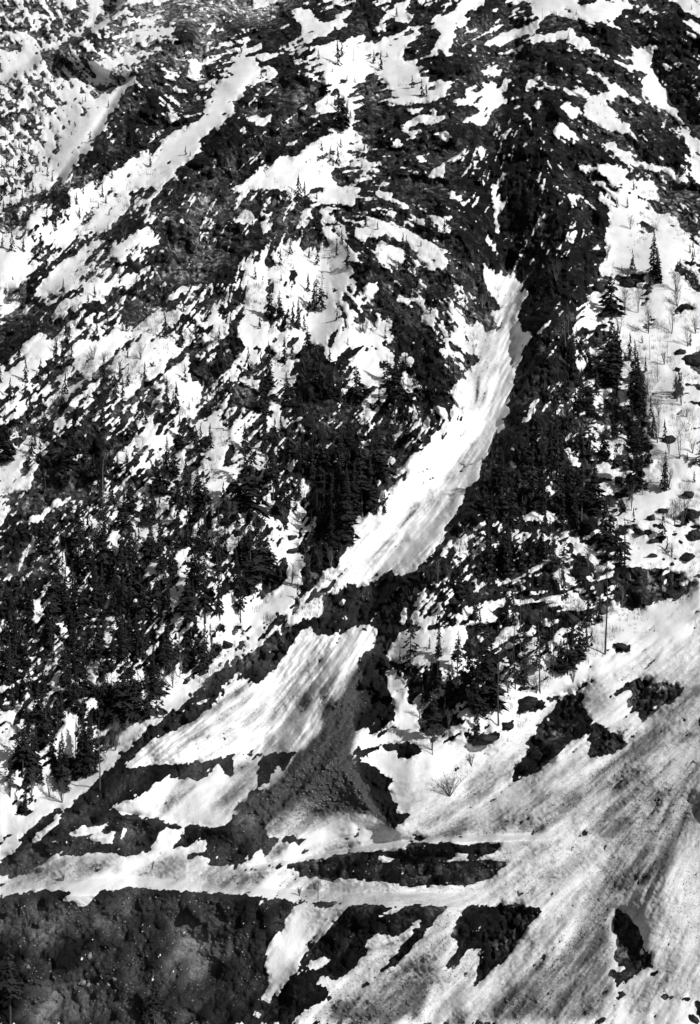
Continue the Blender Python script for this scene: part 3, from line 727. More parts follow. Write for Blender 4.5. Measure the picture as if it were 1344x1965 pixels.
# leafless shrubs and small trees: x, y foot, height
BARE = [(863,1528,45),(905,1470,30),(806,1380,38),(862,1395,35),(1320,665,48),(1300,590,45),(1298,560,55),(1210,440,32),(1225,600,50),(1200,605,60),(1310,1005,65),(1295,1010,55),(1165,500,35),(590,1110,60),(612,1100,55),(636,1090,45),(560,1120,40),(500,1060,80),(470,1070,70),(222,1440,55),(215,1430,45),(205,1445,40),(332,1320,50),(345,1300,60),(310,1330,50),(700,640,30),(745,470,25),(240,460,30),(200,700,30),(270,690,35),(230,720,35),(1150,1120,45),(1080,1130,50),(840,1120,50),(825,1125,45),(862,1118,40),(1068,540,45),(1110,1180,40),(1290,1070,35),(60,1530,55),(20,1530,50),(95,1530,50),(120,1540,45),(720,980,40),(735,975,45),(1130,1090,40),(1285,870,35),(1330,870,30),(1240,770,45),(1265,800,40),(640,1340,0),(830,1440,55),(292,1668,16),(122,1690,14),(575,1720,18),(1100,1310,30),(1030,1330,35),(180,690,30),(1000,410,0)]
BARE += [(1245,640,58),(1190,640,40),(1275,700,30),(1300,770,66),(1308,778,48),(1318,800,26),(1262,850,56),(1305,880,70),(1195,930,32),(1275,930,58),(1283,936,40),(1290,640,72),(1335,640,36),(1325,545,30),(1140,700,30),(1150,1160,50),(1195,1150,28),(975,1330,54),(1010,1310,60),(940,1345,36),(905,1370,50),(1075,1265,44),(1178,1010,34),(1212,980,58)]
BARE = [b for b in BARE if b[2] > 0]
# boulders: x, y of the foot, half width, half height (photo pixels)
BOULDERS = [(1321,955,13,8),(1326,998,19,15),(1332,1035,16,13),(1250,1000,9,8),(1272,985,11,7),(1318,1075,16,9),(1283,850,14,9),(1252,1070,9,5),(1253,1042,12,7),(1330,700,20,15),(1305,680,12,6),(1301,712,7,5),(1205,552,16,10),(1150,556,13,9),(1243,564,8,5),(1310,592,18,5),(1018,1195,24,17),(1092,1195,22,12),(1120,1105,20,13),(1290,1150,18,13),(1285,1118,10,12),(1010,1355,27,11),(1190,1245,16,8),(925,1425,28,10),(974,1398,13,7),(1274,1075,4,3),(1296,1074,3,3),(1290,1085,4,4),(1325,1122,5,4),(435,1240,12,8),(700,1210,6,4),(1175,1000,9,5),(1230,1025,13,5),(440,1130,10,8),(560,1060,12,6),(450,1000,14,9),(495,1010,15,10),(560,1036,11,7),(448,945,12,8),(158,1887,9,5),(220,1882,6,5),(209,1892,4,4),(170,1893,4,5),(172,1838,5,7),(54,1857,5,4),(236,1735,5,3),(240,1770,4,2),(188,1890,4,3),(633,1535,4,3),(1156,1960,9,6),(1330,1960,12,8)]
# ---------------------------------------------------------------- small tools
def tag(o, label=None, cat=None, group=None, kind=None):
    if label: o['label'] = label
    if cat: o['category'] = cat
    if group: o['group'] = group
    if kind: o['kind'] = kind
    return o
def mesh_np(name, co_, faces, mats, smooth=False, matidx=None):
    me = bpy.data.meshes.new(name); faces = np.asarray(faces, dtype=np.int32); k = faces.shape[1]
    me.vertices.add(len(co_)); me.vertices.foreach_set('co', np.asarray(co_, dtype=np.float32).ravel())
    me.loops.add(faces.size); me.loops.foreach_set('vertex_index', faces.ravel())
    me.polygons.add(len(faces)); me.polygons.foreach_set('loop_start', np.arange(0, faces.size, k, dtype=np.int32))
    me.polygons.foreach_set('loop_total', np.full(len(faces), k, dtype=np.int32))
    if smooth: me.polygons.foreach_set('use_smooth', np.ones(len(faces), dtype=bool))
    for m in mats: me.materials.append(m)
    if matidx is not None: me.polygons.foreach_set('material_index', np.asarray(matidx, dtype=np.int32))
    me.update(calc_edges=True)
    return me
def put(name, me, parent=None, loc=None):
    o = bpy.data.objects.new(name, me); COL.objects.link(o)
    if parent: o.parent = parent
    if loc is not None: o.location = loc
    return o
def box1(a, r, ax):
    if r < 1: return a
    p = np.pad(a, [(r+1, r) if i == ax else (0, 0) for i in range(2)], mode='edge'); c = np.cumsum(p, axis=ax)
    n = a.shape[ax]
    return (np.take(c, np.arange(2*r+1, 2*r+1+n), axis=ax)-np.take(c, np.arange(0, n), axis=ax))/(2*r+1)
def blur(a, r):
    for _ in range(3): a = box1(box1(a, r, 0), r, 1)
    return a
def sst(x, a, b):
    t = np.clip((x-a)/(b-a), 0, 1); return t*t*(3-2*t)
# ---------------------------------------------------------------- survey grid of the mountainside (2 photo px per cell)
RS = 2; RW, RH = int(PW/RS), int(PH/RS)+1
GX, GY = np.meshgrid((np.arange(RW)+.5)*RS, (np.arange(RH)+.5)*RS)
def lattice(wave, seed, ax=1.0):
    r = np.random.default_rng(seed); nx, ny = int(PW/wave)+4, int(PH/(wave*ax))+4
    g = r.standard_normal((ny, nx)); u = GX/wave+.5; v = GY/(wave*ax)+.5
    i = u.astype(int); j = v.astype(int); fu = u-i; fv = v-j; fu = fu*fu*fu*(fu*(fu*6-15)+10); fv = fv*fv*fv*(fv*(fv*6-15)+10)
    return (g[j, i]*(1-fu)+g[j, i+1]*fu)*(1-fv)+(g[j+1, i]*(1-fu)+g[j+1, i+1]*fu)*fv
def norm(a): a = a-a.mean(); return a/(a.std()+1e-9)
def equal(a): return .5*(1+np.tanh(.85*norm(a)))
def sample(a, x, y):
    u = np.clip(x/RS-.5, 0, RW-1.001); v = np.clip(y/RS-.5, 0, RH-1.001); i = u.astype(int); j = v.astype(int); fu = u-i; fv = v-j
    return (a[j, i]*(1-fu)+a[j, i+1]*fu)*(1-fv)+(a[j+1, i]*(1-fu)+a[j+1, i+1]*fu)*fv
# slope direction field
fx = np.zeros_like(GX); fy = np.zeros_like(GX); 
for (x, y, a) in FLOW:
    wgt = 1/((GX-x)**2+(GY-y)**2+900)**1.6; a = math.radians(a)*2; fx += wgt*math.cos(a); fy += wgt*math.sin(a)
th = np.arctan2(fy, fx)/2; VX, VY = np.cos(th), -np.sin(th)
def lic(n, half, step):
    acc = n.copy()
    for s in (1, -1):
        px, py = np.meshgrid(np.arange(RW, dtype=np.float64), np.arange(RH, dtype=np.float64))
        for k in range(half):
            i = np.clip(px.round().astype(np.int32), 0, RW-1); j = np.clip(py.round().astype(np.int32), 0, RH-1)
            px += s*step*VX[j, i]; py += s*step*VY[j, i]
            i = np.clip(px.round().astype(np.int32), 0, RW-1); j = np.clip(py.round().astype(np.int32), 0, RH-1)
            acc += n[j, i]
    return norm(acc)
white = lambda s: np.random.default_rng(s).standard_normal((RH, RW))
K1 = lic(white(1), 7, 1.2); L1 = lic(norm(white(1)+.6*box1(white(7), 1, 0)*2), 3, 1.0); L2 = lic(norm(blur(white(2), 1)), 5, 1.3); L3 = lic(norm(blur(white(3), 3)), 6, 2.2); K3 = lic(norm(blur(white(8), 2)), 14, 2.6); L4 = lic(norm(blur(white(4), 6)), 12, 5)
I1 = norm(lattice(9, 21)); I2 = norm(lattice(20, 22)); I3 = norm(lattice(46, 23)); I4 = norm(lattice(110, 24)); I5 = norm(lattice(5, 25))
# snow cover, dirt and rock tone, with lit tracts of the bank painted in
cv = np.array([[int(c) for c in r] for r in COVER], dtype=float)/10
cv = np.where(cv > .85, .965, cv)
u = np.clip(GX/56-.5, 0, cv.shape[1]-1.001); v = np.clip(GY/50-.5, 0, cv.shape[0]-1.001); i = u.astype(int); j = v.astype(int); fu = u-i; fv = v-j
D = (cv[j, i]*(1-fu)+cv[j, i+1]*fu)*(1-fv)+(cv[j+1, i]*(1-fu)+cv[j+1, i+1]*fu)*fv
forest = D.copy()
DIRT = np.zeros_like(D); TONE = np.full_like(D, .25); FIX = np.zeros_like(D)
def fill(arr, pts, val):
    xs = [p[0] for p in pts]; ys = [p[1] for p in pts]
    i0 = max(0, int(min(xs)/RS)-1); i1 = min(RW, int(max(xs)/RS)+2); j0 = max(0, int(min(ys)/RS)-1); j1 = min(RH, int(max(ys)/RS)+2)
    if i0 >= i1 or j0 >= j1: return
    X = GX[j0:j1, i0:i1]; Y = GY[j0:j1, i0:i1]; ins = np.zeros(X.shape, bool)
    for k in range(len(pts)):
        (xa, ya), (xb, yb) = pts[k], pts[k-1]
        if ya == yb: continue
        ins ^= ((ya > Y) != (yb > Y)) & (X < (xb-xa)*(Y-ya)/(yb-ya)+xa)
    arr[j0:j1, i0:i1][ins] = val
for ox, oy, s in P:
    for line in s.strip().splitlines():
        k, pts = line.split(':'); pts = [(ox+float(q.split(',')[0])/3, oy+float(q.split(',')[1])/3) for q in pts.split()]
        if k[0] == 'D': fill(DIRT, pts, float(k[1:]))
        elif k[0] == 'T': fill(TONE, pts, float(k[1:]))
        else:
            fill(D, pts, {'S': .985, 'R': .04}.get(k) if k in 'SR' else float(k)); fill(FIX, pts, 1.0)
D = np.where(FIX > .5, D, D*(1-(.3+.25*sst(GX, 700, 950))*sst(-GY, -520, -380)*sst(GX, 380, 480)))
D = np.where(FIX > .5, D, D*(1-.04*sst(GY, 600, 850)*(GY < 1430)))
CHW = np.zeros_like(GX); fill(CHW, [(930,500),(1012,540),(1030,640),(1000,740),(915,970),(800,1110),(640,1160),(580,1480),(220,1500),(440,1280),(620,1150),(660,980),(790,880),(880,690)], 1); CHW = blur(CHW, 3)
WA = (.55-.28*sst(GY, 1480, 1600))*(1-.6*CHW)
wx = GX+WA*(2.0*I5+1.8*I1+1.5*I2+2.5*L2*VX+1.6*L1*VX); wy = GY+WA*(2.0*norm(lattice(4.5, 33))+1.8*norm(lattice(8, 31))+1.5*norm(lattice(19, 32))+2.5*L2*VY+1.6*L1*VY)
D = sample(D, wx, wy); D = box1(box1(D, 1, 0), 1, 1); D = .5*D+.5*box1(box1(D, 1, 0), 1, 1)
UL = sst(560-GX*1.0-GY*.9, 0, 120)                 # high rocks at the upper left, dusted with snow
D = np.where(D < .5, np.maximum(D, .27*UL*np.clip(.6+.4*I4, 0, 1)), np.minimum(D, 1-.045*UL))
HI = sst(900-GY, 0, 500)
D = np.where(D < .3, np.maximum(D, (.15+.06*np.clip(I3, -1.5, 1.5))*HI), D)
FARM = blur(sst(430-1.05*GX-GY, -10, 30), 2)
D = np.where((FARM > .5) & (D < .5), np.maximum(D, .42+.22*I4.clip(-1, 1)), np.where(FARM > .5, np.where(D > .9, .975, np.minimum(D, .80+.17*I3.clip(-1, 1))), D))
FIXb = blur(FIX, 3)
SH = equal(.55*L3+.85*L2+.75*L1+.2*I2+.15*I3+.35*I1+.25*I5)
SH = SH*(1-.65*UL)+.65*UL*equal(.6*L1+.7*I5+.4*I1+.35*L2+.3*norm(white(61)))
LOWD = (1-sst(D, .2, .5))*.8
SH = SH*(1-LOWD)+LOWD*equal(1.0*L1+.55*I5+.55*L2+.35*K1)
M = np.clip((D-.05*HI-SH)*4.6+.5, 0, 1)                       # 1 snow, 0 bare
dd = sample(np.where(GY > 0, DIRT, 0), GX+3*I2, GY+3*I3); dd = blur(dd, 3); FANM = blur(sst(.62*GX+GY, 1960, 2060)*(GX > 590), 4); dd = np.where(FANM > .01, np.maximum(dd*(1+.12*FANM)+.12*FANM, .38*FANM), dd)
ST = equal(.8*L4*(1-.65*FANM)+.8*K3+.4*L2+(.35+.35*FANM)*K1)
dd = dd+CHW*(.55*np.clip(norm(K1+1.2*K3)-1.5, 0, 1)+.10*np.clip(K3, 0, 2))  # dark streaks paint the shade of fine crevices into the chute snow
DIRT_SHADEF = np.clip(dd*1.1+(ST-.5)*np.clip(.3+1.9*dd*(1.1-dd), .12, 1)*(.85-.22*FANM)-.03, 0, 1.5)
TONEF = np.clip(blur(TONE, 5)+.05*I3+.06*I2+.12*UL*I3+.10*UL*I1+.06*L4+.05*L3+.05*I4, 0.02, 1)
# ---------------------------------------------------------------- relief: every point of the slope sits at a distance D0*exp(REL)
def dist(pts):
    d = np.full_like(GX, 1e9); sg = np.zeros_like(GX)
    for (xa, ya), (xb, yb) in zip(pts[:-1], pts[1:]):
        l2 = (xb-xa)**2+(yb-ya)**2; t = np.clip(((GX-xa)*(xb-xa)+(GY-ya)*(yb-ya))/l2, 0, 1)
        q = np.hypot(GX-xa-t*(xb-xa), GY-ya-t*(yb-ya)); sg = np.where(q < d, np.sign((xb-xa)*(GY-ya)-(yb-ya)*(GX-xa)), sg); d = np.minimum(q, d)
    return d, sg
REL = np.zeros_like(GX)
for pts, amp, wd in [
    ([(985,-20),(965,200),(957,350),(955,450),(988,560),(985,650),(940,800),(830,980),(720,1110),(600,1240),(480,1450)], .022, 60),
    ([(1215,60),(1245,120),(1290,220),(1350,345)], .018, 40),
    ([(560,130),(440,190),(370,270),(280,350),(180,440),(0,640)], .015, 55),
    ([(600,930),(575,1000),(555,1080),(480,1190),(430,1260),(330,1330),(230,1410),(120,1500),(0,1620)], .016, 50),
    ([(610,130),(480,180),(420,250),(330,380),(230,480),(100,640),(0,750)], -.018, 60),
    ([(330,110),(250,190),(190,250),(120,350),(0,420)], -.018, 45),
    ([(1010,260),(1060,400),(1090,520),(1060,640),(1010,800),(930,960),(800,1120)], -.020, 55),
    ([(880,100),(860,300),(850,450),(900,620),(870,760),(780,900),(700,960)], -.014, 60),
    ([(660,300),(600,500),(600,640)], .012, 60),
    ([(700,500),(660,620),(600,760),(560,900)], -.010, 45),
    ([(330,600),(200,760),(60,900),(-20,980)], -.008, 45),
    ([(400,760),(300,950),(180,1100),(60,1250)], .009, 50),
    ([(1150,350),(1180,600),(1200,800),(1180,1000)], .008, 90),
    ([(870,1180),(850,1280),(850,1380)], -.010, 60),
    ([(660,1440),(700,1500),(760,1590)], -.012, 45),
    ([(640,1330),(600,1440),(540,1520),(450,1590)], -.010, 60),
    ([(1350,1330),(1200,1440),(1080,1500),(960,1570),(860,1640),(760,1720),(640,1850),(540,1965)], -.008, 60),
    ([(730,1210),(740,1290),(715,1380)], .010, 40),
    ([(1330,1560),(1240,1640),(1180,1760),(1100,1880)], .008, 50)]:
    d, sg = dist(pts); REL += amp*np.exp(-(d/wd)**2)
# faces cut into the slope: shaded pits left of a crest
def bench(line, wd, below, above, amp, fade):
    ly = np.interp(GX, [p[0] for p in line], [p[1] for p in line]); v = ly-GY
    g = amp*(np.clip((v+wd)/(2*wd), 0, 1)-sst(v, -below, above))
    return g*np.interp(GX, [f[0] for f in fade], [f[1] for f in fade])
REL += bench([(0,1716),(120,1705),(250,1697),(450,1712),(650,1728),(850,1728),(1000,1720)], 15, 170, 75, .030, [(0,.25),(150,.5),(500,.8),(620,1),(850,1),(960,.0)])
REL += bench([(400,1674),(450,1672),(560,1655),(640,1640),(740,1622),(900,1610),(1040,1605),(1100,1600)], 6, 40, 45, .013, [(400,0),(520,1),(1000,1),(1080,0)])
REL += bench([(0,1630),(100,1610),(200,1600),(300,1600),(430,1612)], 4, 26, 30, .006, [(0,1),(200,1),(300,0)])
REL += bench([(60,1580),(200,1557),(340,1583),(430,1590),(600,1600)], 4, 30, 35, .007, [(120,0),(200,1),(400,1),(520,0)])
craggy = np.clip(1-M, 0, 1); craggy = blur(craggy, 3)*(1-.62*sst(GY-.25*np.abs(GX-500), 1330, 1430)*blur(np.where(TONE >= .11, 1., .3), 4))
RID = 1-np.abs(.6*L3+.6*I2)
REL += .0042*norm(blur(I4+.6*L4, 6))+.0030*I3*(.22+.9*craggy)+.0014*I2*(.2+1.3*craggy)
CRK = 1-2*np.abs(equal(.7*lattice(13, 51, 2.2)+.5*I1)-.5); CRK2 = 1-2*np.abs(equal(.7*lattice(7, 52, 2.0)+.4*I5)-.5)
REL += craggy*(.0014*norm(RID)+.0012*L3+.0010*L2+.0006*I1+.0004*L1+.0005*I5+.0012*norm(CRK**3)+.0006*norm(CRK2**3)+.0003*norm(white(42)))
CH = np.zeros_like(GX); fill(CH, [(930,500),(1012,540),(1022,640),(990,740),(900,970),(790,1103),(640,1145),(650,1080),(672,990),(800,900),(900,690)], 1); CH = blur(CH, 4)
fill(CH, [(600,1215),(720,1195),(690,1300),(600,1400),(560,1445),(250,1470),(450,1290)], 1); CH = blur(CH, 2)
REL += (1-craggy)*(.00035*L3+.0002*L2)*(.5+1.5*DIRT_SHADEF)+CH*(.0008*np.clip(L3, -.5, 3)+.0009*K3+.0005*L2+.0006*K1+.0008*L4)
REL -= .0013*blur(np.clip(M*1.5-.25, 0, 1), 1)
GRV = np.clip(DIRT_SHADEF, 0, 1)*np.clip(M, 0, 1)
REL += GRV*.0005*K3*(1-CH)
REL += GRV*(.00028*norm(white(41))+.0003*I5)*(1+.8*sst(DIRT_SHADEF, .9, 1.2))
# ledges across the right-hand pits so that their walls face away from the sun
for pts, amp, wd in [([(1110,1335),(1050,1400),(1020,1450),(990,1500)], .012, 34), ([(1225,1310),(1240,1370)], .009, 34), ([(930,1770),(920,1830)], .012, 55), ([(715,1470),(745,1540)], .012, 34),
                     ([(700,1160),(800,1120)], .008, 40), ([(250,1440),(320,1480)], .006, 30), ([(1200,1780),(1220,1850)], .010, 30), ([(1300,1130),(1240,1140),(1210,1130)], .008, 35)]:
    d, sg = dist(pts); REL += amp*np.exp(-(d/wd)**2)
# the far ridges stand well behind the near ones
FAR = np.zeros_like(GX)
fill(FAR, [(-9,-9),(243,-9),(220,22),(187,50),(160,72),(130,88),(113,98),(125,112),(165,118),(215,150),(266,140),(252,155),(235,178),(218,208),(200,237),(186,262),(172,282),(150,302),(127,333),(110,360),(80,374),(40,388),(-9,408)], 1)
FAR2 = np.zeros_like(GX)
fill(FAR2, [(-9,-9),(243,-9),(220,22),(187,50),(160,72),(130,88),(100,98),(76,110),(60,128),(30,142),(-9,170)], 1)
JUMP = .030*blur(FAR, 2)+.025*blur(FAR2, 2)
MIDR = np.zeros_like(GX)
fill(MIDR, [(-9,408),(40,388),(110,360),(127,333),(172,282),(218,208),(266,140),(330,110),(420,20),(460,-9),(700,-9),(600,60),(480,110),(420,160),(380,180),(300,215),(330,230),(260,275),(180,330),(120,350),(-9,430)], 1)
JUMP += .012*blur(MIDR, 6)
TONEF = np.where(FAR > .5, np.maximum(TONEF*.8, .52), TONEF)  # pale far rock, with distance haze painted into its tone
# ---------------------------------------------------------------- the slope as vertices, fine in view, coarser beyond
def axis(lo, hi, a, b, g):
    xs = list(np.arange(a, b+.1, 2.0)); st = 2.0
    left = []; x = a
    while x > lo: st *= g; x -= st; left.append(x)
    st = 2.0; right = []; x = xs[-1]
    while x < hi: st *= g; x += st; right.append(x)
    return np.array(left[::-1]+xs+right)
XS = axis(-2600, 3900, -24, 1368, 1.065); YS = axis(-640, 3000, -24, 1990, 1.075)
VXg, VYg = np.meshgrid(XS, YS)
def refl(a, hi): a = np.abs(a); a = np.mod(a, 2*hi); return np.where(a > hi, 2*hi-a, a)
OX = np.maximum(VXg-PW, 0)+np.minimum(VXg, 0); OY = np.maximum(VYg-PH, 0)+np.minimum(VYg, 0)
RXg, RYg = refl(VXg+.55*OY, PW), refl(VYg-.85*OX, PH)        # the slope goes on past the frame, sheared so it does not mirror
outside = sst(np.maximum(np.maximum(-VXg, VXg-PW), np.maximum(-VYg, VYg-PH)), 20, 260)
rel = sample(REL, RXg, RYg)*(1-.3*outside)+sample(JUMP, np.clip(VXg, 0, PW), np.clip(VYg, 0, PH))*(1-sst(-VYg, 0, 300))
T = (PH/2-VYg)/FPX
S = .74+.06*sst(VYg, 1500, 1900)
Y0 = 800.0
DEP = Y0*S/(S-T)*np.exp(rel)
DEP = np.where(VYg > 2000, DEP, DEP)
PXg = DEP*(VXg-PW/2)/FPX; PZg = DEP*T+CAMZ
NX, NY = len(XS), len(YS)
CO = np.stack([PXg, DEP, PZg], -1).reshape(-1, 3)
A_S = sample(M, RXg, RYg).ravel(); A_D = sample(DIRT_SHADEF, RXg, RYg).ravel(); A_T = sample(TONEF, RXg, RYg).ravel()
LOOSE = np.zeros_like(GX); fill(LOOSE, [(600,1215),(640,1130),(790,1110),(780,1260),(760,1420),(790,1600),(560,1655),(450,1672),(470,1710),(640,1738),(540,1800),(500,1990),(-9,1990),(-9,1640),(70,1580),(160,1500),(250,1430),(440,1270)], 1); A_L = sample(blur(LOOSE, 4), RXg, RYg).ravel()
def ground(px, py):
    fi = np.interp(px, XS, np.arange(NX)); fj = np.interp(py, YS, np.arange(NY)); i = min(int(fi), NX-2); j = min(int(fj), NY-2); a = fi-i; b = fj-j
    d = (DEP[j, i]*(1-a)+DEP[j, i+1]*a)*(1-b)+(DEP[j+1, i]*(1-a)+DEP[j+1, i+1]*a)*b
    return Vector((d*(px-PW/2)/FPX, d, d*(PH/2-py)/FPX+CAMZ)), d/FPX
# ---------------------------------------------------------------- materials
def mat(name): m = bpy.data.materials.new(name); m.use_nodes = True; return m, m.node_tree, m.node_tree.nodes['Principled BSDF']
def node(nt, t, **k):
    n = nt.nodes.new(t)
    for a, b in k.items():
        if a in n.inputs.keys() if isinstance(a, str) else False: n.inputs[a].default_value = b
        else: setattr(n, a, b)
    return n
def noise(nt, scale, detail, vec, rough=.6, dist_=0.0):
    n = nt.nodes.new('ShaderNodeTexNoise'); n.inputs['Scale'].default_value = scale; n.inputs['Detail'].default_value = detail; n.inputs['Roughness'].default_value = rough; n.inputs['Distortion'].default_value = dist_
    nt.links.new(vec, n.inputs['Vector']); return n.outputs['Fac']
def mth(nt, op, a, b=None, c=None, clamp=False):
    n = nt.nodes.new('ShaderNodeMath'); n.operation = op; n.use_clamp = clamp
    for k, v_ in enumerate((a, b, c)):
        if v_ is None: continue
        if isinstance(v_, (int, float)): n.inputs[k].default_value = v_
        else: nt.links.new(v_, n.inputs[k])
    return n.outputs[0]
def mrange(nt, x, a, b, c, d, smooth=True):
    n = nt.nodes.new('ShaderNodeMapRange'); n.interpolation_type = 'SMOOTHSTEP' if smooth else 'LINEAR'
    for k, v_ in enumerate((a, b, c, d)): n.inputs[k+1].default_value = v_
    nt.links.new(x, n.inputs[0]); return n.outputs[0]
def gray(nt, x):
    n = nt.nodes.new('ShaderNodeCombineColor')
    for k in range(3): nt.links.new(x, n.inputs[k])
    return n.outputs[0]
def lerp(nt, f, a, b):
    n = nt.nodes.new('ShaderNodeMix'); n.data_type = 'FLOAT'; nt.links.new(f, n.inputs[0])
    for k, v_ in ((2, a), (3, b)):
        if isinstance(v_, (int, float)): n.inputs[k].default_value = v_
        else: nt.links.new(v_, n.inputs[k])
    return n.outputs[0]
gm, nt, bs = mat('snow_and_rock')
geo = nt.nodes.new('ShaderNodeNewGeometry'); pos = geo.outputs['Position']
def attr(n_): a = nt.nodes.new('ShaderNodeAttribute'); a.attribute_name = n_; return a.outputs['Fac']
aS, aD, aT, aL = attr('snow'), attr('dirt_shade'), attr('tone'), attr('loose')
nA = noise(nt, .35, 5, pos, .65); nB = noise(nt, .09, 4, pos, .6); nC = noise(nt, 1.1, 3, pos, .7); nD = noise(nt, .02, 3, pos)
edge = mth(nt, 'ADD', aS, mth(nt, 'ADD', mth(nt, 'MULTIPLY', mth(nt, 'SUBTRACT', nA, .5), 1.3), mth(nt, 'MULTIPLY', mth(nt, 'SUBTRACT', nC, .5), .7)))
snowf = mrange(nt, edge, .46, .54, 0, 1)
# bare ground: dark wet rock and soil, lighter where the tone says so
rockA = mth(nt, 'MULTIPLY', mrange(nt, nA, .34, .7, .25, 2.1, False), mrange(nt, nB, .34, .66, .5, 1.5))
rockB = mth(nt, 'MULTIPLY', rockA, mrange(nt, nC, .32, .7, .4, 1.8, False))
tonec = mth(nt, 'ADD', mth(nt, 'MULTIPLY', mth(nt, 'POWER', aT, 2.0), .21), .005)
mp = nt.nodes.new('ShaderNodeMapping'); nt.links.new(pos, mp.inputs[0]); mp.inputs['Scale'].default_value = (.30, .30, .16)
nV = nt.nodes.new('ShaderNodeTexNoise'); nV.inputs['Scale'].default_value = .25; nV.inputs['Detail'].default_value = 3; nt.links.new(pos, nV.inputs['Vector'])
va = nt.nodes.new('ShaderNodeVectorMath'); va.operation = 'MULTIPLY_ADD'; nt.links.new(nV.outputs['Color'], va.inputs[0]); va.inputs[1].default_value = (1.6, 1.6, 1.6); nt.links.new(mp.outputs[0], va.inputs[2])
vc = nt.nodes.new('ShaderNodeTexVoronoi'); vc.inputs['Scale'].default_value = 1.0; nt.links.new(va.outputs[0], vc.inputs['Vector'])
sx = nt.nodes.new('ShaderNodeSeparateColor'); nt.links.new(vc.outputs['Color'], sx.inputs[0])
lit_facet = mth(nt, 'MULTIPLY', mrange(nt, mth(nt, 'POWER', sx.outputs[0], 2.0), .0, 1, .35, 3.2, False), mrange(nt, vc.outputs['Distance'], .25, .75, 1.1, .55))  # cell brightness paints lit rock faces and darker cracks into the colour
rockf = mth(nt, 'MULTIPLY', rockB, lit_facet); rockl = lerp(nt, 0, 1, 1) if False else mth(nt, 'MULTIPLY', mrange(nt, nA, .3, .72, .65, 1.4, False), mrange(nt, nC, .3, .72, .6, 1.5, False))
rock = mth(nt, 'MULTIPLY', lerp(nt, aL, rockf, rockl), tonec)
cob = nt.nodes.new('ShaderNodeTexVoronoi'); cob.inputs['Scale'].default_value = .55; nt.links.new(pos, cob.inputs['Vector'])
stone = mth(nt, 'MULTIPLY', mrange(nt, cob.outputs['Distance'], .08, .3, 1, 0), mrange(nt, nD, .45, .6, 0, 1))
# snow: clean to gravel-strewn, crevice shade of the chute included
grit = mth(nt, 'ADD', mth(nt, 'MULTIPLY', nC, .75), mth(nt, 'MULTIPLY', nA, .45))
gfac = mth(nt, 'ADD', mth(nt, 'MULTIPLY', aD, .98), mth(nt, 'MULTIPLY', mth(nt, 'MULTIPLY', mth(nt, 'SUBTRACT', grit, .6), 1.5), mrange(nt, aD, .02, .45, 0, 1)), clamp=True)
grav = mth(nt, 'MULTIPLY', mrange(nt, nC, .3, .7, .75, 1.3, False), mrange(nt, aD, .7, 1.3, .21, .055))
snowc = lerp(nt, gfac, mrange(nt, nB, .3, .7, .78, .86), grav)
final = lerp(nt, snowf, rock, snowc)
nt.links.new(gray(nt, final), bs.inputs['Base Color']); bs.inputs['Roughness'].default_value = .85; bs.inputs['Specular IOR Level'].default_value = .15
hgt = mth(nt, 'ADD', mth(nt, 'MULTIPLY', nA, lerp(nt, snowf, 1.0, .10)), mth(nt, 'MULTIPLY', nC, lerp(nt, snowf, .45, .10)))
hgt = mth(nt, 'ADD', hgt, mth(nt, 'MULTIPLY', snowf, .35)); hgt = mth(nt, 'ADD', hgt, mth(nt, 'MULTIPLY', mth(nt, 'SUBTRACT', mth(nt, 'SUBTRACT', 1.0, snowf), mth(nt, 'MULTIPLY', aL, .8), None, True), mth(nt, 'MULTIPLY', mth(nt, 'ADD', sx.outputs[1], vc.outputs['Distance']), -.55)))
bmp = nt.nodes.new('ShaderNodeBump'); bmp.inputs['Strength'].default_value = .8; bmp.inputs['Distance'].default_value = 2.2
nt.links.new(hgt, bmp.inputs['Height']); nt.links.new(bmp.outputs[0], bs.inputs['Normal'])
def simple(name, lo, hi, sc, rough=.9):
    m, nt, bs = mat(name); tc = nt.nodes.new('ShaderNodeTexCoord'); oi = nt.nodes.new('ShaderNodeObjectInfo')
    f = noise(nt, sc, 4, tc.outputs['Object']); vv = mth(nt, 'MULTIPLY', mrange(nt, f, .3, .7, lo, hi, False), mrange(nt, oi.outputs['Random'], 0, 1, .75, 1.3, False))
    nt.links.new(gray(nt, vv), bs.inputs['Base Color']); bs.inputs['Roughness'].default_value = rough; bs.inputs['Specular IOR Level'].default_value = .1
    return m
m_leaf = simple('spruce_needles', .010, .048, .6); m_bark = simple('spruce_bark', .04, .10, 2.0); m_dead = simple('dead_wood', .10, .22, 1.5)
m_twig = simple('bare_twigs', .07, .16, 2.0); m_bould = simple('dark_boulder', .008, .04, .8); m_clod = simple('gravel_clod', .05, .16, .5); m_pale = simple('pale_stone', .12, .26, 1.2); m_stone = simple('talus_stone', .08, .26, .15)
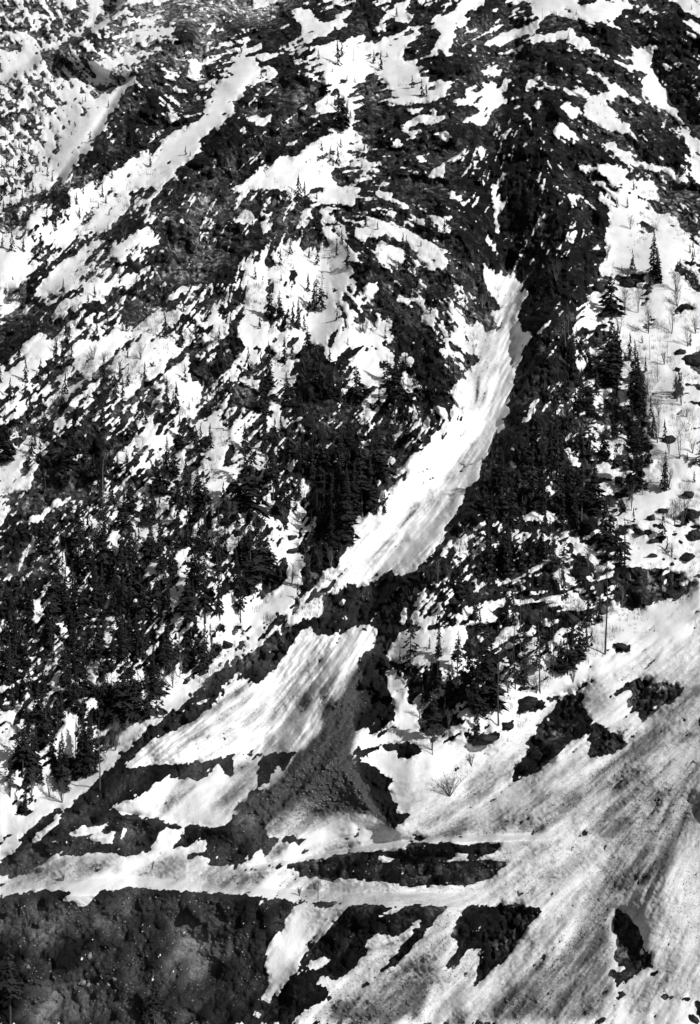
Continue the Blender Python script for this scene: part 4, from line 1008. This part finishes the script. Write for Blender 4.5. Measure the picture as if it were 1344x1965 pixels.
# ---------------------------------------------------------------- terrain pieces
region = np.zeros((RH, RW))
def reg(pts, k): fill(region, pts, k)
reg([(960,530),(1012,540),(1030,560),(1000,600),(1022,640),(1004,690),(990,740),(975,790),(900,970),(860,1020),(790,1103),(750,1100),(690,1128),(640,1145),(650,1110),(672,1000),(730,985),(860,800),(900,690),(960,640)], 2)
reg([(600,1215),(680,1195),(720,1200),(720,1240),(770,1260),(750,1420),(690,1440),(780,1590),(700,1610),(560,1655),(450,1672),(430,1715),(240,1700),(60,1690),(0,1700),(0,1640),(70,1580),(160,1500),(250,1440),(440,1280)], 3)
reg([(1344,1130),(1200,1230),(1080,1330),(1000,1400),(900,1490),(840,1560),(790,1600),(1040,1605),(960,1660),(870,1735),(740,1850),(610,1965),(PW+9,1990),(PW+9,1130)], 4)
reg([(400,1728),(600,1728),(640,1698),(860,1706),(940,1660),(890,1738),(640,1738),(540,1733)], 5)
reg([(560,1658),(740,1625),(830,1612),(1040,1605),(1000,1612),(880,1620),(640,1648)], 6)
reg([(-9,1716),(150,1704),(300,1704),(500,1725),(650,1740),(870,1740),(740,1850),(600,1990),(-9,1990)], 7)
region[FAR > .5] = 1
regv = region[np.clip((VYg/RS).astype(int), 0, RH-1), np.clip((VXg/RS).astype(int), 0, RW-1)].astype(int)
idx = np.arange(NX*NY).reshape(NY, NX)
F = np.stack([idx[1:, :-1], idx[1:, 1:], idx[:-1, 1:], idx[:-1, :-1]], -1).reshape(-1, 4)
FR = regv[:-1, :-1].ravel()
e1 = CO.reshape(NY, NX, 3); gx = np.gradient(e1, axis=1); gy = np.gradient(e1, axis=0)
NRM = np.cross(gx, gy).reshape(-1, 3); NRM /= np.linalg.norm(NRM, axis=1, keepdims=True)+1e-12
NRM *= np.sign(-(NRM*(CO-np.array([0, 0, CAMZ]))).sum(1, keepdims=True))
NAMES = ['mountain_slope','far_mountain','avalanche_snow','debris_cone','debris_fan','lower_road','upper_road','road_bank']
LAB = ['steep mountain slope of dark rock ledges streaked with patchy snow','far snowy mountainside beyond the ridge at the upper left','white avalanche snow filling the chute down the middle of the slope','dirty snow and gravel cone spreading below the chute','broad gravel-strewn snow fan across the lower right','snow-covered road shelf at the foot of the cone','narrow upper snow-covered road shelf leading to the fan','dark earth bank falling away below the lower road']
for k, nm in enumerate(NAMES):
    f = F[FR == k]
    if not len(f): continue
    used = np.zeros(NX*NY, bool); used[f.ravel()] = True; remap = np.cumsum(used)-1
    me = mesh_np(nm, CO[used], remap[f], [gm], smooth=True)
    for an, av in (('snow', A_S), ('dirt_shade', A_D), ('tone', A_T), ('loose', A_L)):
        at = me.attributes.new(an, 'FLOAT', 'POINT'); at.data.foreach_set('value', av[used].astype(np.float32))
    me.normals_split_custom_set_from_vertices(NRM[used].astype(np.float32))
    tag(put(nm, me), LAB[k], kind='structure')
vm = mesh_np('valley_floor', [(-4000,-900,5),(4000,-900,5),(4000,900,5),(-4000,900,5)], [(0,1,2,3)], [simple('valley_soil', .05, .2, .01)])
tag(put('valley_floor', vm), 'valley floor at the foot of the mountain', kind='structure')
# ---------------------------------------------------------------- conifers
def conifer(seed, dens, wid, bare, ragged):
    wid *= 1.22
    r = random.Random(seed); V = []; Fc = []
    def tri(a, b, c): n = len(V); V.extend((a, b, c)); Fc.append((n, n+1, n+2))
    lev = int(34*dens); z = bare
    for k in range(lev):
        t = k/(lev-1); z = bare+(1-bare)*t*.985
        rad = wid*((1-t)**.8)*(.35+.65*min(1, (t+.05)/.18))*(1+ragged*(r.random()-.5)*1.5)+.006
        nb = r.randint(5, 8)
        for q in range(nb):
            if r.random() < ragged*.35: continue
            a = r.random()*6.283; R = rad*(.65+.55*r.random()); dr = R*(.25+.35*r.random())
            ca, sa = math.cos(a), math.sin(a); wd = R*(.22+.1*r.random())+.003
            base = Vector((0, 0, z+.012)); tip = Vector((ca*R, sa*R, z-dr)); mid = Vector((ca*R*.55, sa*R*.55, z-dr*.35))
            side = Vector((-sa, ca, 0)); 
            tri(base, mid+side*wd, mid-side*wd-Vector((0,0,.008))); tri(mid+side*wd*.9, tip, mid-side*wd*.9)
            tri(mid+side*wd*.3, tip-Vector((0,0,dr*.15)), mid-Vector((0, 0, wd*.9+.01)))
            for s in (-1, 1):
                e = .35+.4*r.random(); b0 = base.lerp(tip, e); o_ = b0+side*s*wd*(1.5+.8*r.random())+Vector((ca, sa, 0))*R*.2-Vector((0, 0, dr*.3+.006))
                tri(b0, o_, b0+Vector((ca, sa, -.5))*R*.22)
    tri(Vector((-.006,0,.95)), Vector((.006,0,.95)), Vector((0,0,1.0))); tri(Vector((0,-.006,.95)), Vector((0,.006,.95)), Vector((0,0,1.0)))
    c = mesh_np('spruce_crown', [tuple(p) for p in V], Fc, [m_leaf])
    V = []; Fc = []; n = 6
    for k, (z, rr) in enumerate([(-.10,.017),(.15,.013),(.5,.008),(.97,.002)]):
        for q in range(n): V.append((rr*math.cos(q*6.283/n)+.003*math.sin(k*2+seed), rr*math.sin(q*6.283/n), z))
    for k in range(3):
        for q in range(n): Fc.append((k*n+q, k*n+(q+1)%n, (k+1)*n+(q+1)%n, (k+1)*n+q))
    return c, mesh_np('spruce_trunk', V, Fc, [m_bark])
KINDS = [('narrow pointed', conifer(1, 1.0, .105, .06, .5)), ('slim dense', conifer(2, 1.15, .13, .03, .35)), ('broad full', conifer(3, 1.0, .19, .04, .5)), ('broad shaggy', conifer(4, .8, .21, .06, .9)),
         ('sparse open', conifer(5, .55, .14, .15, 1.2)), ('high-crowned', conifer(6, .8, .12, .30, .8)), ('ragged', conifer(7, .6, .17, .10, 1.3)), ('slim even', conifer(8, 1.0, .115, .05, .3))]
ZONES = [  # x0, y0, x1, y1, phrase
 (0,0,150,420,'on the far slope at the upper left'),(150,0,250,420,'on the dark spur under the far gully'),(250,0,450,420,'along the rocky spur at the upper left'),
 (450,0,620,160,'around the rim of the high snow bowl'),(620,0,900,160,'in the high white snow bowl'),(450,160,600,420,'about the cliff under the snow bowl'),(600,160,760,420,'beside the small snow cap under the bowl'),(760,160,896,420,'on ledges below the bowl'),
 (896,0,1344,420,'on the snowy ledges at the upper right'),
 (0,420,160,600,'on the snowy slope at the left edge'),(160,420,450,600,'below the grey cliff on the left'),(0,600,160,820,'in the brushy snow at the left edge'),(160,600,300,820,'on the streaked snow left of centre'),(300,600,448,820,'beside the dark boulder on the streaked snow'),
 (448,400,560,560,'on the left of the central snow slope'),(560,400,680,560,'above the central snow slope'),(680,400,896,560,'on the white shelf left of the chute top'),(448,560,560,680,'on the central snow slope, left side'),(560,560,680,680,'on the central snow slope, right side'),(680,560,896,680,'on patchy ledges left of the chute'),
 (448,680,560,820,'below the central snow slope, left'),(560,680,680,820,'in the dark stand below the central snow'),(680,680,896,820,'on the last ledges before the chute'),
 (896,420,1120,700,'on the dark wall right of the chute'),(1120,420,1210,700,'at the left edge of the right-hand snowfield'),(1210,420,1344,700,'high in the right-hand snowfield'),
 (896,700,1100,800,'on the dark rib right of the chute'),(1100,700,1180,800,'in the upright clump beside the right snowfield'),(1180,700,1344,800,'in the open right-hand snowfield'),
 (0,820,100,1100,'on the dark slope at the left edge'),(100,820,200,1100,'around the pale snag on the left'),(200,820,300,1000,'among snow patches on the left slope'),(300,820,400,1000,'in the patchy forest left of centre'),(400,820,448,1100,'by the snow strip left of centre'),
 (200,1000,300,1100,'in the dense left forest, upper part'),(300,1000,400,1100,'in the dense left forest, right part'),
 (448,800,520,1000,'left of the small side gully'),(520,800,620,1000,'at the head of the small side gully'),(620,800,700,1060,'in the dark stand between gully and chute'),(700,800,800,1010,'at the left bank of the avalanche chute'),(448,1000,620,1200,'below the side gully'),
 (860,800,960,1000,'on the right bank of the avalanche chute'),(960,800,1060,900,'in the upper right-hand forest'),(1060,800,1160,900,'in the upper right forest, snow side'),(960,900,1060,1020,'in the heart of the right-hand forest'),(1060,900,1160,1010,'at the snowy edge of the right forest'),(1160,800,1240,1010,'among boulders on the right snowfield'),(1240,800,1344,1100,'near the boulders at the right edge'),
 (896,1020,1000,1100,'above the dark boulders, left group'),(1000,1020,1110,1110,'above the dark boulders, right group'),(1110,1000,1240,1110,'over the dark cliff at the right'),(780,1100,1000,1260,'beside the dome-shaped boulder'),(1000,1100,1180,1260,'among the dark boulders above the fan'),
 (780,1200,880,1330,'on the wooded hump right of the cone'),(780,1330,896,1460,'at the foot of the wooded hump'),(880,1200,960,1460,'in the group above the fan'),(960,1260,1060,1460,'by the tall snags above the fan'),(1060,1200,1344,1460,'at the edge of the fan'),
 (0,1100,100,1300,'low on the dark left slope'),(100,1100,200,1300,'in the left forest near its foot'),(200,1100,300,1300,'in the middle of the left forest foot'),(300,1100,448,1300,'at the right end of the left forest'),
 (0,1300,70,1600,'at the forest foot by the left edge'),(70,1300,130,1600,'in the forest foot above the road'),(130,1300,200,1600,'at the forest foot beside the snow gully'),(200,1300,330,1460,'where the forest meets the snow strip'),
 (0,1600,448,1965,'on the dark bank at the bottom')]
ORD = ['first','second','third','fourth','fifth','sixth','seventh','eighth','ninth','tenth','eleventh','twelfth','thirteenth','fourteenth','fifteenth','sixteenth','seventeenth','eighteenth','nineteenth','twentieth']
for _t in ('twenty', 'thirty', 'forty'): ORD += [_t+'-'+w_ for w_ in ORD[:9]]+[{'twenty': 'thirtieth', 'thirty': 'fortieth', 'forty': 'fiftieth'}[_t]]
def zone(x, y):
    for k, z in enumerate(ZONES):
        if z[0] <= x < z[2] and z[1] <= y < z[3]: return k
    return min(range(len(ZONES)), key=lambda k: math.hypot(x-(ZONES[k][0]+ZONES[k][2])/2, y-(ZONES[k][1]+ZONES[k][3])/2))
trees = []
rt = random.Random(5)
for ox, oy, lst in TREES:
    for (x, y, h) in lst: trees.append([ox+x/3, min(oy+y/3, 1990), h/3*1.04, True])
# the rest of the forest, thickest where the cover map is darkest
tries = 0; extra = []
DENSE = [(180,960,480,1300,80),(0,1150,330,1420,60),(430,820,740,1040,34),(930,830,1120,1080,34),(60,860,330,1100,45),(860,1080,1160,1280,16),(560,640,880,840,22),(0,560,450,860,60),(1060,650,1180,900,22),(0,300,220,460,26),(150,120,420,340,45),(0,150,110,390,40),(450,60,760,300,40),(450,420,900,650,50),(1180,430,1344,900,22)]
for (x0, y0, x1, y1, n) in DENSE:
    for _ in range(n):
        for _t in range(20):
            x = rt.uniform(x0, x1); y = rt.uniform(y0, y1)
            if region[min(RH-1, int(y/RS)), min(RW-1, int(x/RS))] in (0, 1) and rt.random() > forest[min(RH-1, int(y/RS)), min(RW-1, int(x/RS))]: break
        else: continue
        k = np.interp(y, [100, 400, 700, 1000, 1400], [13, 24, 42, 66, 82]); extra.append([x, y, k*rt.uniform(.45, 1.15), False])
trees += extra
trees = [t for t in trees if t[1] < 1993]
trees.sort(key=lambda t: -t[2])
big, rest = trees[:300], trees[300:]
byz = {}
for t in big: byz.setdefault(zone(t[0], t[1]), []).append(t)
for zk, lst in byz.items():
    lst.sort(key=lambda t: t[0]); n = len(lst)
    hs = sorted(t[2] for t in lst)
    for k, (x, y, h, own) in enumerate(lst):
        p, mpp = ground(x, y-1); kd = rt.choices(range(8), [3, 3, 2.5, 2, 1.2, 1.2, 1.5, 2.5])[0]
        nm, (cm, tm) = KINDS[kd]
        o = put('spruce_tree', None, loc=p); hh = h*mpp
        wsc = 1.0 if h > 30 else 1.15
        o.scale = (hh*wsc*rt.uniform(.88, 1.18), hh*wsc*rt.uniform(.88, 1.18), hh); o.rotation_euler = (rt.uniform(-.04, .04), rt.uniform(-.05, .05), rt.uniform(0, 6.28))
        c = put('crown', cm, o); t_ = put('trunk', tm, o)
        size = 'tall' if h > 85 else ('small' if h < 38 else 'mid-sized')
        if n == 1: lab = f'{size} {nm} spruce standing alone {ZONES[zk][4]}'
        elif h == hs[-1] and n > 1: lab = f'tallest spruce, {nm}, {ZONES[zk][4]}'; hs[-1] = -1
        elif k == 0: lab = f'{nm} spruce, leftmost {ZONES[zk][4]}'
        elif k == n-1: lab = f'{nm} spruce, rightmost {ZONES[zk][4]}'
        else: lab = f'{nm} spruce, {ORD[k]} from the left {ZONES[zk][4]}'
        tag(o, ' '.join(lab.split()[:16]), 'tree', 'spruces scattered over the mountainside')
# farther and smaller trees, past the three hundred
def small_tree(r, p, h, V, Fc):
    z = .05
    n0 = 9
    for k in range(n0):
        t = k/n0; z0 = .04+.9*t; rad = h*.15*(1-t)**.8+.05*h*(k == 0)*0; 
        for q in range(4):
            a = r.random()*6.283; R = rad*(.6+.7*r.random()); b = len(V)
            ca, sa = math.cos(a), math.sin(a); wz = h*.05
            V.append((p.x, p.y, p.z+h*(z0+.13))); V.append((p.x+ca*R-sa*R*.45, p.y+sa*R+ca*R*.45, p.z+h*z0-wz*r.random())); V.append((p.x+ca*R+sa*R*.45, p.y+sa*R-ca*R*.45, p.z+h*z0-wz*r.random())); Fc.append((b, b+1, b+2))
    b = len(V); V += [(p.x-h*.012, p.y, p.z-h*.1), (p.x+h*.012, p.y, p.z-h*.1), (p.x, p.y, p.z+h)]; Fc.append((b, b+1, b+2))
    b = len(V); V += [(p.x, p.y-h*.012, p.z-h*.1), (p.x, p.y+h*.012, p.z-h*.1), (p.x, p.y, p.z+h)]; Fc.append((b, b+1, b+2))
V, Fc = [], []; r = random.Random(9)
for (x, y, h, own) in rest:
    p, mpp = ground(x, y-1); small_tree(r, p, h*mpp, V, Fc)
tag(put('distant_trees', mesh_np('distant_trees', V, Fc, [m_leaf])), 'small dark spruces thinning out over the upper slopes', 'trees', kind='stuff')
# ---------------------------------------------------------------- snags
def tube(V, Fc, a, b, ra, rb, n=5):
    d = (b-a).normalized(); s = d.cross(Vector((0.3, 1, .2))).normalized(); t = d.cross(s); k = len(V)
    for (c, rr) in ((a, ra), (b, rb)):
        for q in range(n): an = q*6.283/n; V.append(tuple(c+s*rr*math.cos(an)+t*rr*math.sin(an)))
    for q in range(n): Fc.append((k+q, k+(q+1)%n, k+n+(q+1)%n, k+n+q))
def where(x, y): return ZONES[zone(x, y)][4]
seen = {}
for k, (x, y, h, lean) in enumerate(SNAGS):
    p, mpp = ground(x, y); H = h*mpp; r = random.Random(k); pale = (x in (197, 668, 1087, 1093, 1262))
    o = put('dead_tree', None, loc=p); m_ = m_dead if pale else m_bark
    V, Fc = [], []; pts = [Vector((lean*H*t+.01*H*math.sin(t*5+k), 0, H*t*.99-.05*H*(t == 0))) for t in (0, .25, .5, .75, 1)]
    rr = [max(.16, .011*H)*(1-.75*t) for t in (0, .25, .5, .75, 1)]
    for a in range(4): tube(V, Fc, pts[a], pts[a+1], rr[a], rr[a+1], 6)
    put('trunk', mesh_np('dead_trunk', V, Fc, [m_]), o)
    V, Fc = [], []
    for q in range(12+int(h/4)):
        t = r.uniform(.15, .97); a = r.random()*6.283; L = H*(.015+.05*r.random())*(1.15-t); b = Vector((lean*H*t, 0, H*t))
        tube(V, Fc, b, b+Vector((math.cos(a)*L, math.sin(a)*L, L*r.uniform(-.5, .4))), .07, .02, 3)
    put('branch_stubs', mesh_np('branch_stubs', V, Fc, [m_]), o)
    key = where(x, y); seen.setdefault(key, []).append(x); nn = len(seen[key])
    adj = ('pale bleached' if pale else 'dark bare'); adj = ('leaning ' if abs(lean) > .03 else ('tall ' if h > 90 else 'short '))+adj
    tag(o, ' '.join(f'{adj} snag {"" if nn == 1 else ("further " if nn == 2 else "last ")}{key}'.split()[:16]), 'dead tree', 'dead standing trunks')
# ---------------------------------------------------------------- leafless shrubs
seenb = {}
for k, (x, y, h) in enumerate(BARE):
    p, mpp = ground(x, y); H = h*mpp; r = random.Random(100+k); V, Fc = [], []
    o = put('bare_shrub', None, loc=p-Vector((0, 0, H*.04)))
    ns = r.randint(4, 7); Vs, Fs = [], []; Vt, Ft = [], []
    wide = .55 if h < 50 else .32
    if k == 0: wide = 1.3; ns = 12
    for s in range(ns):
        a = r.random()*6.283; lean = wide*r.uniform(.15, 1); tip = Vector((math.cos(a)*lean*H*.6, math.sin(a)*lean*H*.5, H*r.uniform(.65, 1)))
        mid = tip*.5+Vector((r.uniform(-.05, .05)*H, r.uniform(-.05, .05)*H, H*r.uniform(.02, .14))); tube(Vs, Fs, Vector((0, 0, 0)), mid, .13, .09, 4); tube(Vs, Fs, mid, tip, .09, .03, 4)
        for q in range(16):
            t = r.uniform(.3, 1); b = mid.lerp(tip, (t-.5)*2) if t > .5 else mid*t*2; L = H*r.uniform(.07, .2)
            aa = r.random()*6.283; e1_ = b+Vector((math.cos(aa)*L*.7, math.sin(aa)*L*.7, L*.6)); tube(Vt, Ft, b, e1_, .05, .03, 3)
            for q2 in range(3 if h >= 40 else 1):
                bb = aa+r.uniform(-.9, .9); L2_ = L*r.uniform(.4, .8); b2 = b.lerp(e1_, r.uniform(.4, 1)); tube(Vt, Ft, b2, b2+Vector((math.cos(bb)*L2_*.6, math.sin(bb)*L2_*.6, L2_*r.uniform(.4, 1))), .035, .018, 3)
    put('stems', mesh_np('stems', Vs, Fs, [m_twig]), o); put('twigs', mesh_np('twigs', Vt, Ft, [m_twig]), o)
    key = where(x, y); seenb.setdefault(key, []).append(x); nn = len(seenb[key])
    lab = f'{"small" if h < 35 else ("spreading" if wide > 1 else "feathery")} leafless shrub {"" if nn == 1 else ORD[nn-1]+" "}{key}' if nn > 1 else f'grey leafless shrub {key}'
    tag(o, ' '.join(lab.split()[:16]), 'shrub', 'leafless shrubs on the snow')
# ---------------------------------------------------------------- boulders
def ico(seed, sub, rough):
    import bmesh
    bm = bmesh.new(); bmesh.ops.create_icosphere(bm, subdivisions=sub, radius=1); r = np.random.default_rng(seed)
    dirs = r.standard_normal((9, 3)); dirs /= np.linalg.norm(dirs, axis=1, keepdims=True); cut = r.uniform(.45, .85, 9)
    ph = r.uniform(0, 6, (3, 3))
    for v_ in bm.verts:
        c = np.array(v_.co); 
        for d_, q in zip(dirs, cut):
            e = c@d_
            if e > q: c = c-d_*(e-q)*.85
        c = c*(1+rough*.12*math.sin(c[0]*5+ph[0, 0])*math.cos(c[1]*6+ph[0, 1])+rough*.06*math.sin(c[2]*11+ph[1, 0]+c[0]*9))
        v_.co = c
    me = bpy.data.meshes.new('boulder'); bm.to_mesh(me); bm.free(); return me
B_ADJ = ['rounded','blocky','low','jagged','flat-topped','squat']
seenq = {}
for k, (x, y, hw, hh) in enumerate(BOULDERS):
    p, mpp = ground(x, y-hh*.5); me = ico(k, 3, 1.0); pale = (hw <= 9 and y > 1500 and y < 1900)
    me.materials.append(m_pale if pale else m_bould)
    o = put('boulder', me, loc=p+Vector((0, -hw*mpp*.15, 0))); o.scale = (hw*mpp*1.05, hw*mpp*.9, hh*mpp*1.15); o.rotation_euler = (0, random.uniform(-.3, .3), 0)
    key = where(x, y)
    if y > 1480: key = 'on the dark bank at the bottom' if y > 1700 else 'on the cone above the pit'
    seenq.setdefault(key, []).append(k); nn = len(seenq[key])
    tag(o, ' '.join(f'{"pale" if pale else "dark"} {B_ADJ[k%6]} boulder {"" if nn == 1 else ORD[min(nn,20)-1]+" counted "}{key}'.split()[:16]), 'boulder', 'boulders on the slope')
# ---------------------------------------------------------------- loose stones and scrub (uncountable)
r = np.random.default_rng(77)
def scatter(n, wmap, smin, smax, name, m, lab, cat, flat=.7):
    pr = wmap.ravel()/wmap.sum(); c = r.choice(pr.size, n, p=pr); jj, ii = np.unravel_index(c, wmap.shape)
    px = (ii+r.random(n))*RS; py = (jj+r.random(n))*RS
    fi = np.interp(px, XS, np.arange(NX)).astype(int); fj = np.interp(py, YS, np.arange(NY)).astype(int); d = DEP[fj, fi]
    ctr = np.stack([d*(px-PW/2)/FPX, d, d*(PH/2-py)/FPX+CAMZ], -1)
    s = smin+(smax-smin)*r.random(n)**4; base = np.array([(1,0,0),(0,1,0),(-1,0,0),(0,-1,0),(0,0,1),(0,0,-1)], float)
    V = base[None]*(s[:, None, None]*r.uniform(.6, 1.25, (n, 6, 1))); V[..., 2] *= flat
    a = r.random(n)*6.283; ca, sa = np.cos(a)[:, None], np.sin(a)[:, None]; X = V[..., 0]*ca-V[..., 1]*sa; Y = V[..., 0]*sa+V[..., 1]*ca
    V = np.stack([X, Y, V[..., 2]], -1)+ctr[:, None, :]
    f0 = np.array([(0,1,4),(1,2,4),(2,3,4),(3,0,4),(1,0,5),(2,1,5),(3,2,5),(0,3,5)]); Fq = (f0[None]+(np.arange(n)*6)[:, None, None]).reshape(-1, 3)
    tag(put(name, mesh_np(name, V.reshape(-1, 3), Fq, [m])), lab, cat, kind='stuff')
low = sst(GY, 1250, 1400)
scatter(4500, low*np.clip(DIRT_SHADEF-.85, 0, .3)*M+1e-7, .12, .75, 'pale_stones', m_stone, 'pale stones scattered over the dark gravel cone', 'stones')
scatter(3500, low*(TONEF > .3)*(1-M)+1e-6*low, .12, .75, 'loose_stones', m_stone, 'loose pale stones lying over the bare gravel and bank', 'stones')
scatter(78000, low*np.clip(DIRT_SHADEF-.15, 0, .9)*M+1e-7, .06, .30, 'snow_debris', m_clod, 'dark clods and stones scattered on the dirty snow fan', 'debris')
# scrub: clumps of thin upright twigs through the forested ground
n = 5200; CL = np.clip(equal(I3+.8*I2)-.45, .01, 1)**1.5; fm = CL* (1-np.abs(forest-.5)*1.2).clip(.05, 1)*(GY < 1430)*(region == 0)*sst(GY, 150, 500)*(.3+M)
pr = fm.ravel()/fm.sum(); c = r.choice(pr.size, n, p=pr); jj, ii = np.unravel_index(c, fm.shape)
V, Fc = [], []
for k in range(n):
    px, py = (ii[k]+.5)*RS, (jj[k]+.5)*RS; p, mpp = ground(px, py); H = r.uniform(1.2, 4.2)
    for q in range(7):
        a, b = r.uniform(-1, 1, 2); h = H*r.uniform(.5, 1); bx = p.x+a*H*.35; by = p.y+b*H*.3; i0 = len(V)
        V += [(bx-.05, by, p.z-.4), (bx+.06, by, p.z-.4), (bx+a*H*.25+.0, by, p.z+h)]; Fc.append((i0, i0+1, i0+2))
tag(put('scrub_twigs', mesh_np('scrub_twigs', V, Fc, [m_twig])), 'thin leafless scrub poking through the patchy snow', 'scrub', kind='stuff')
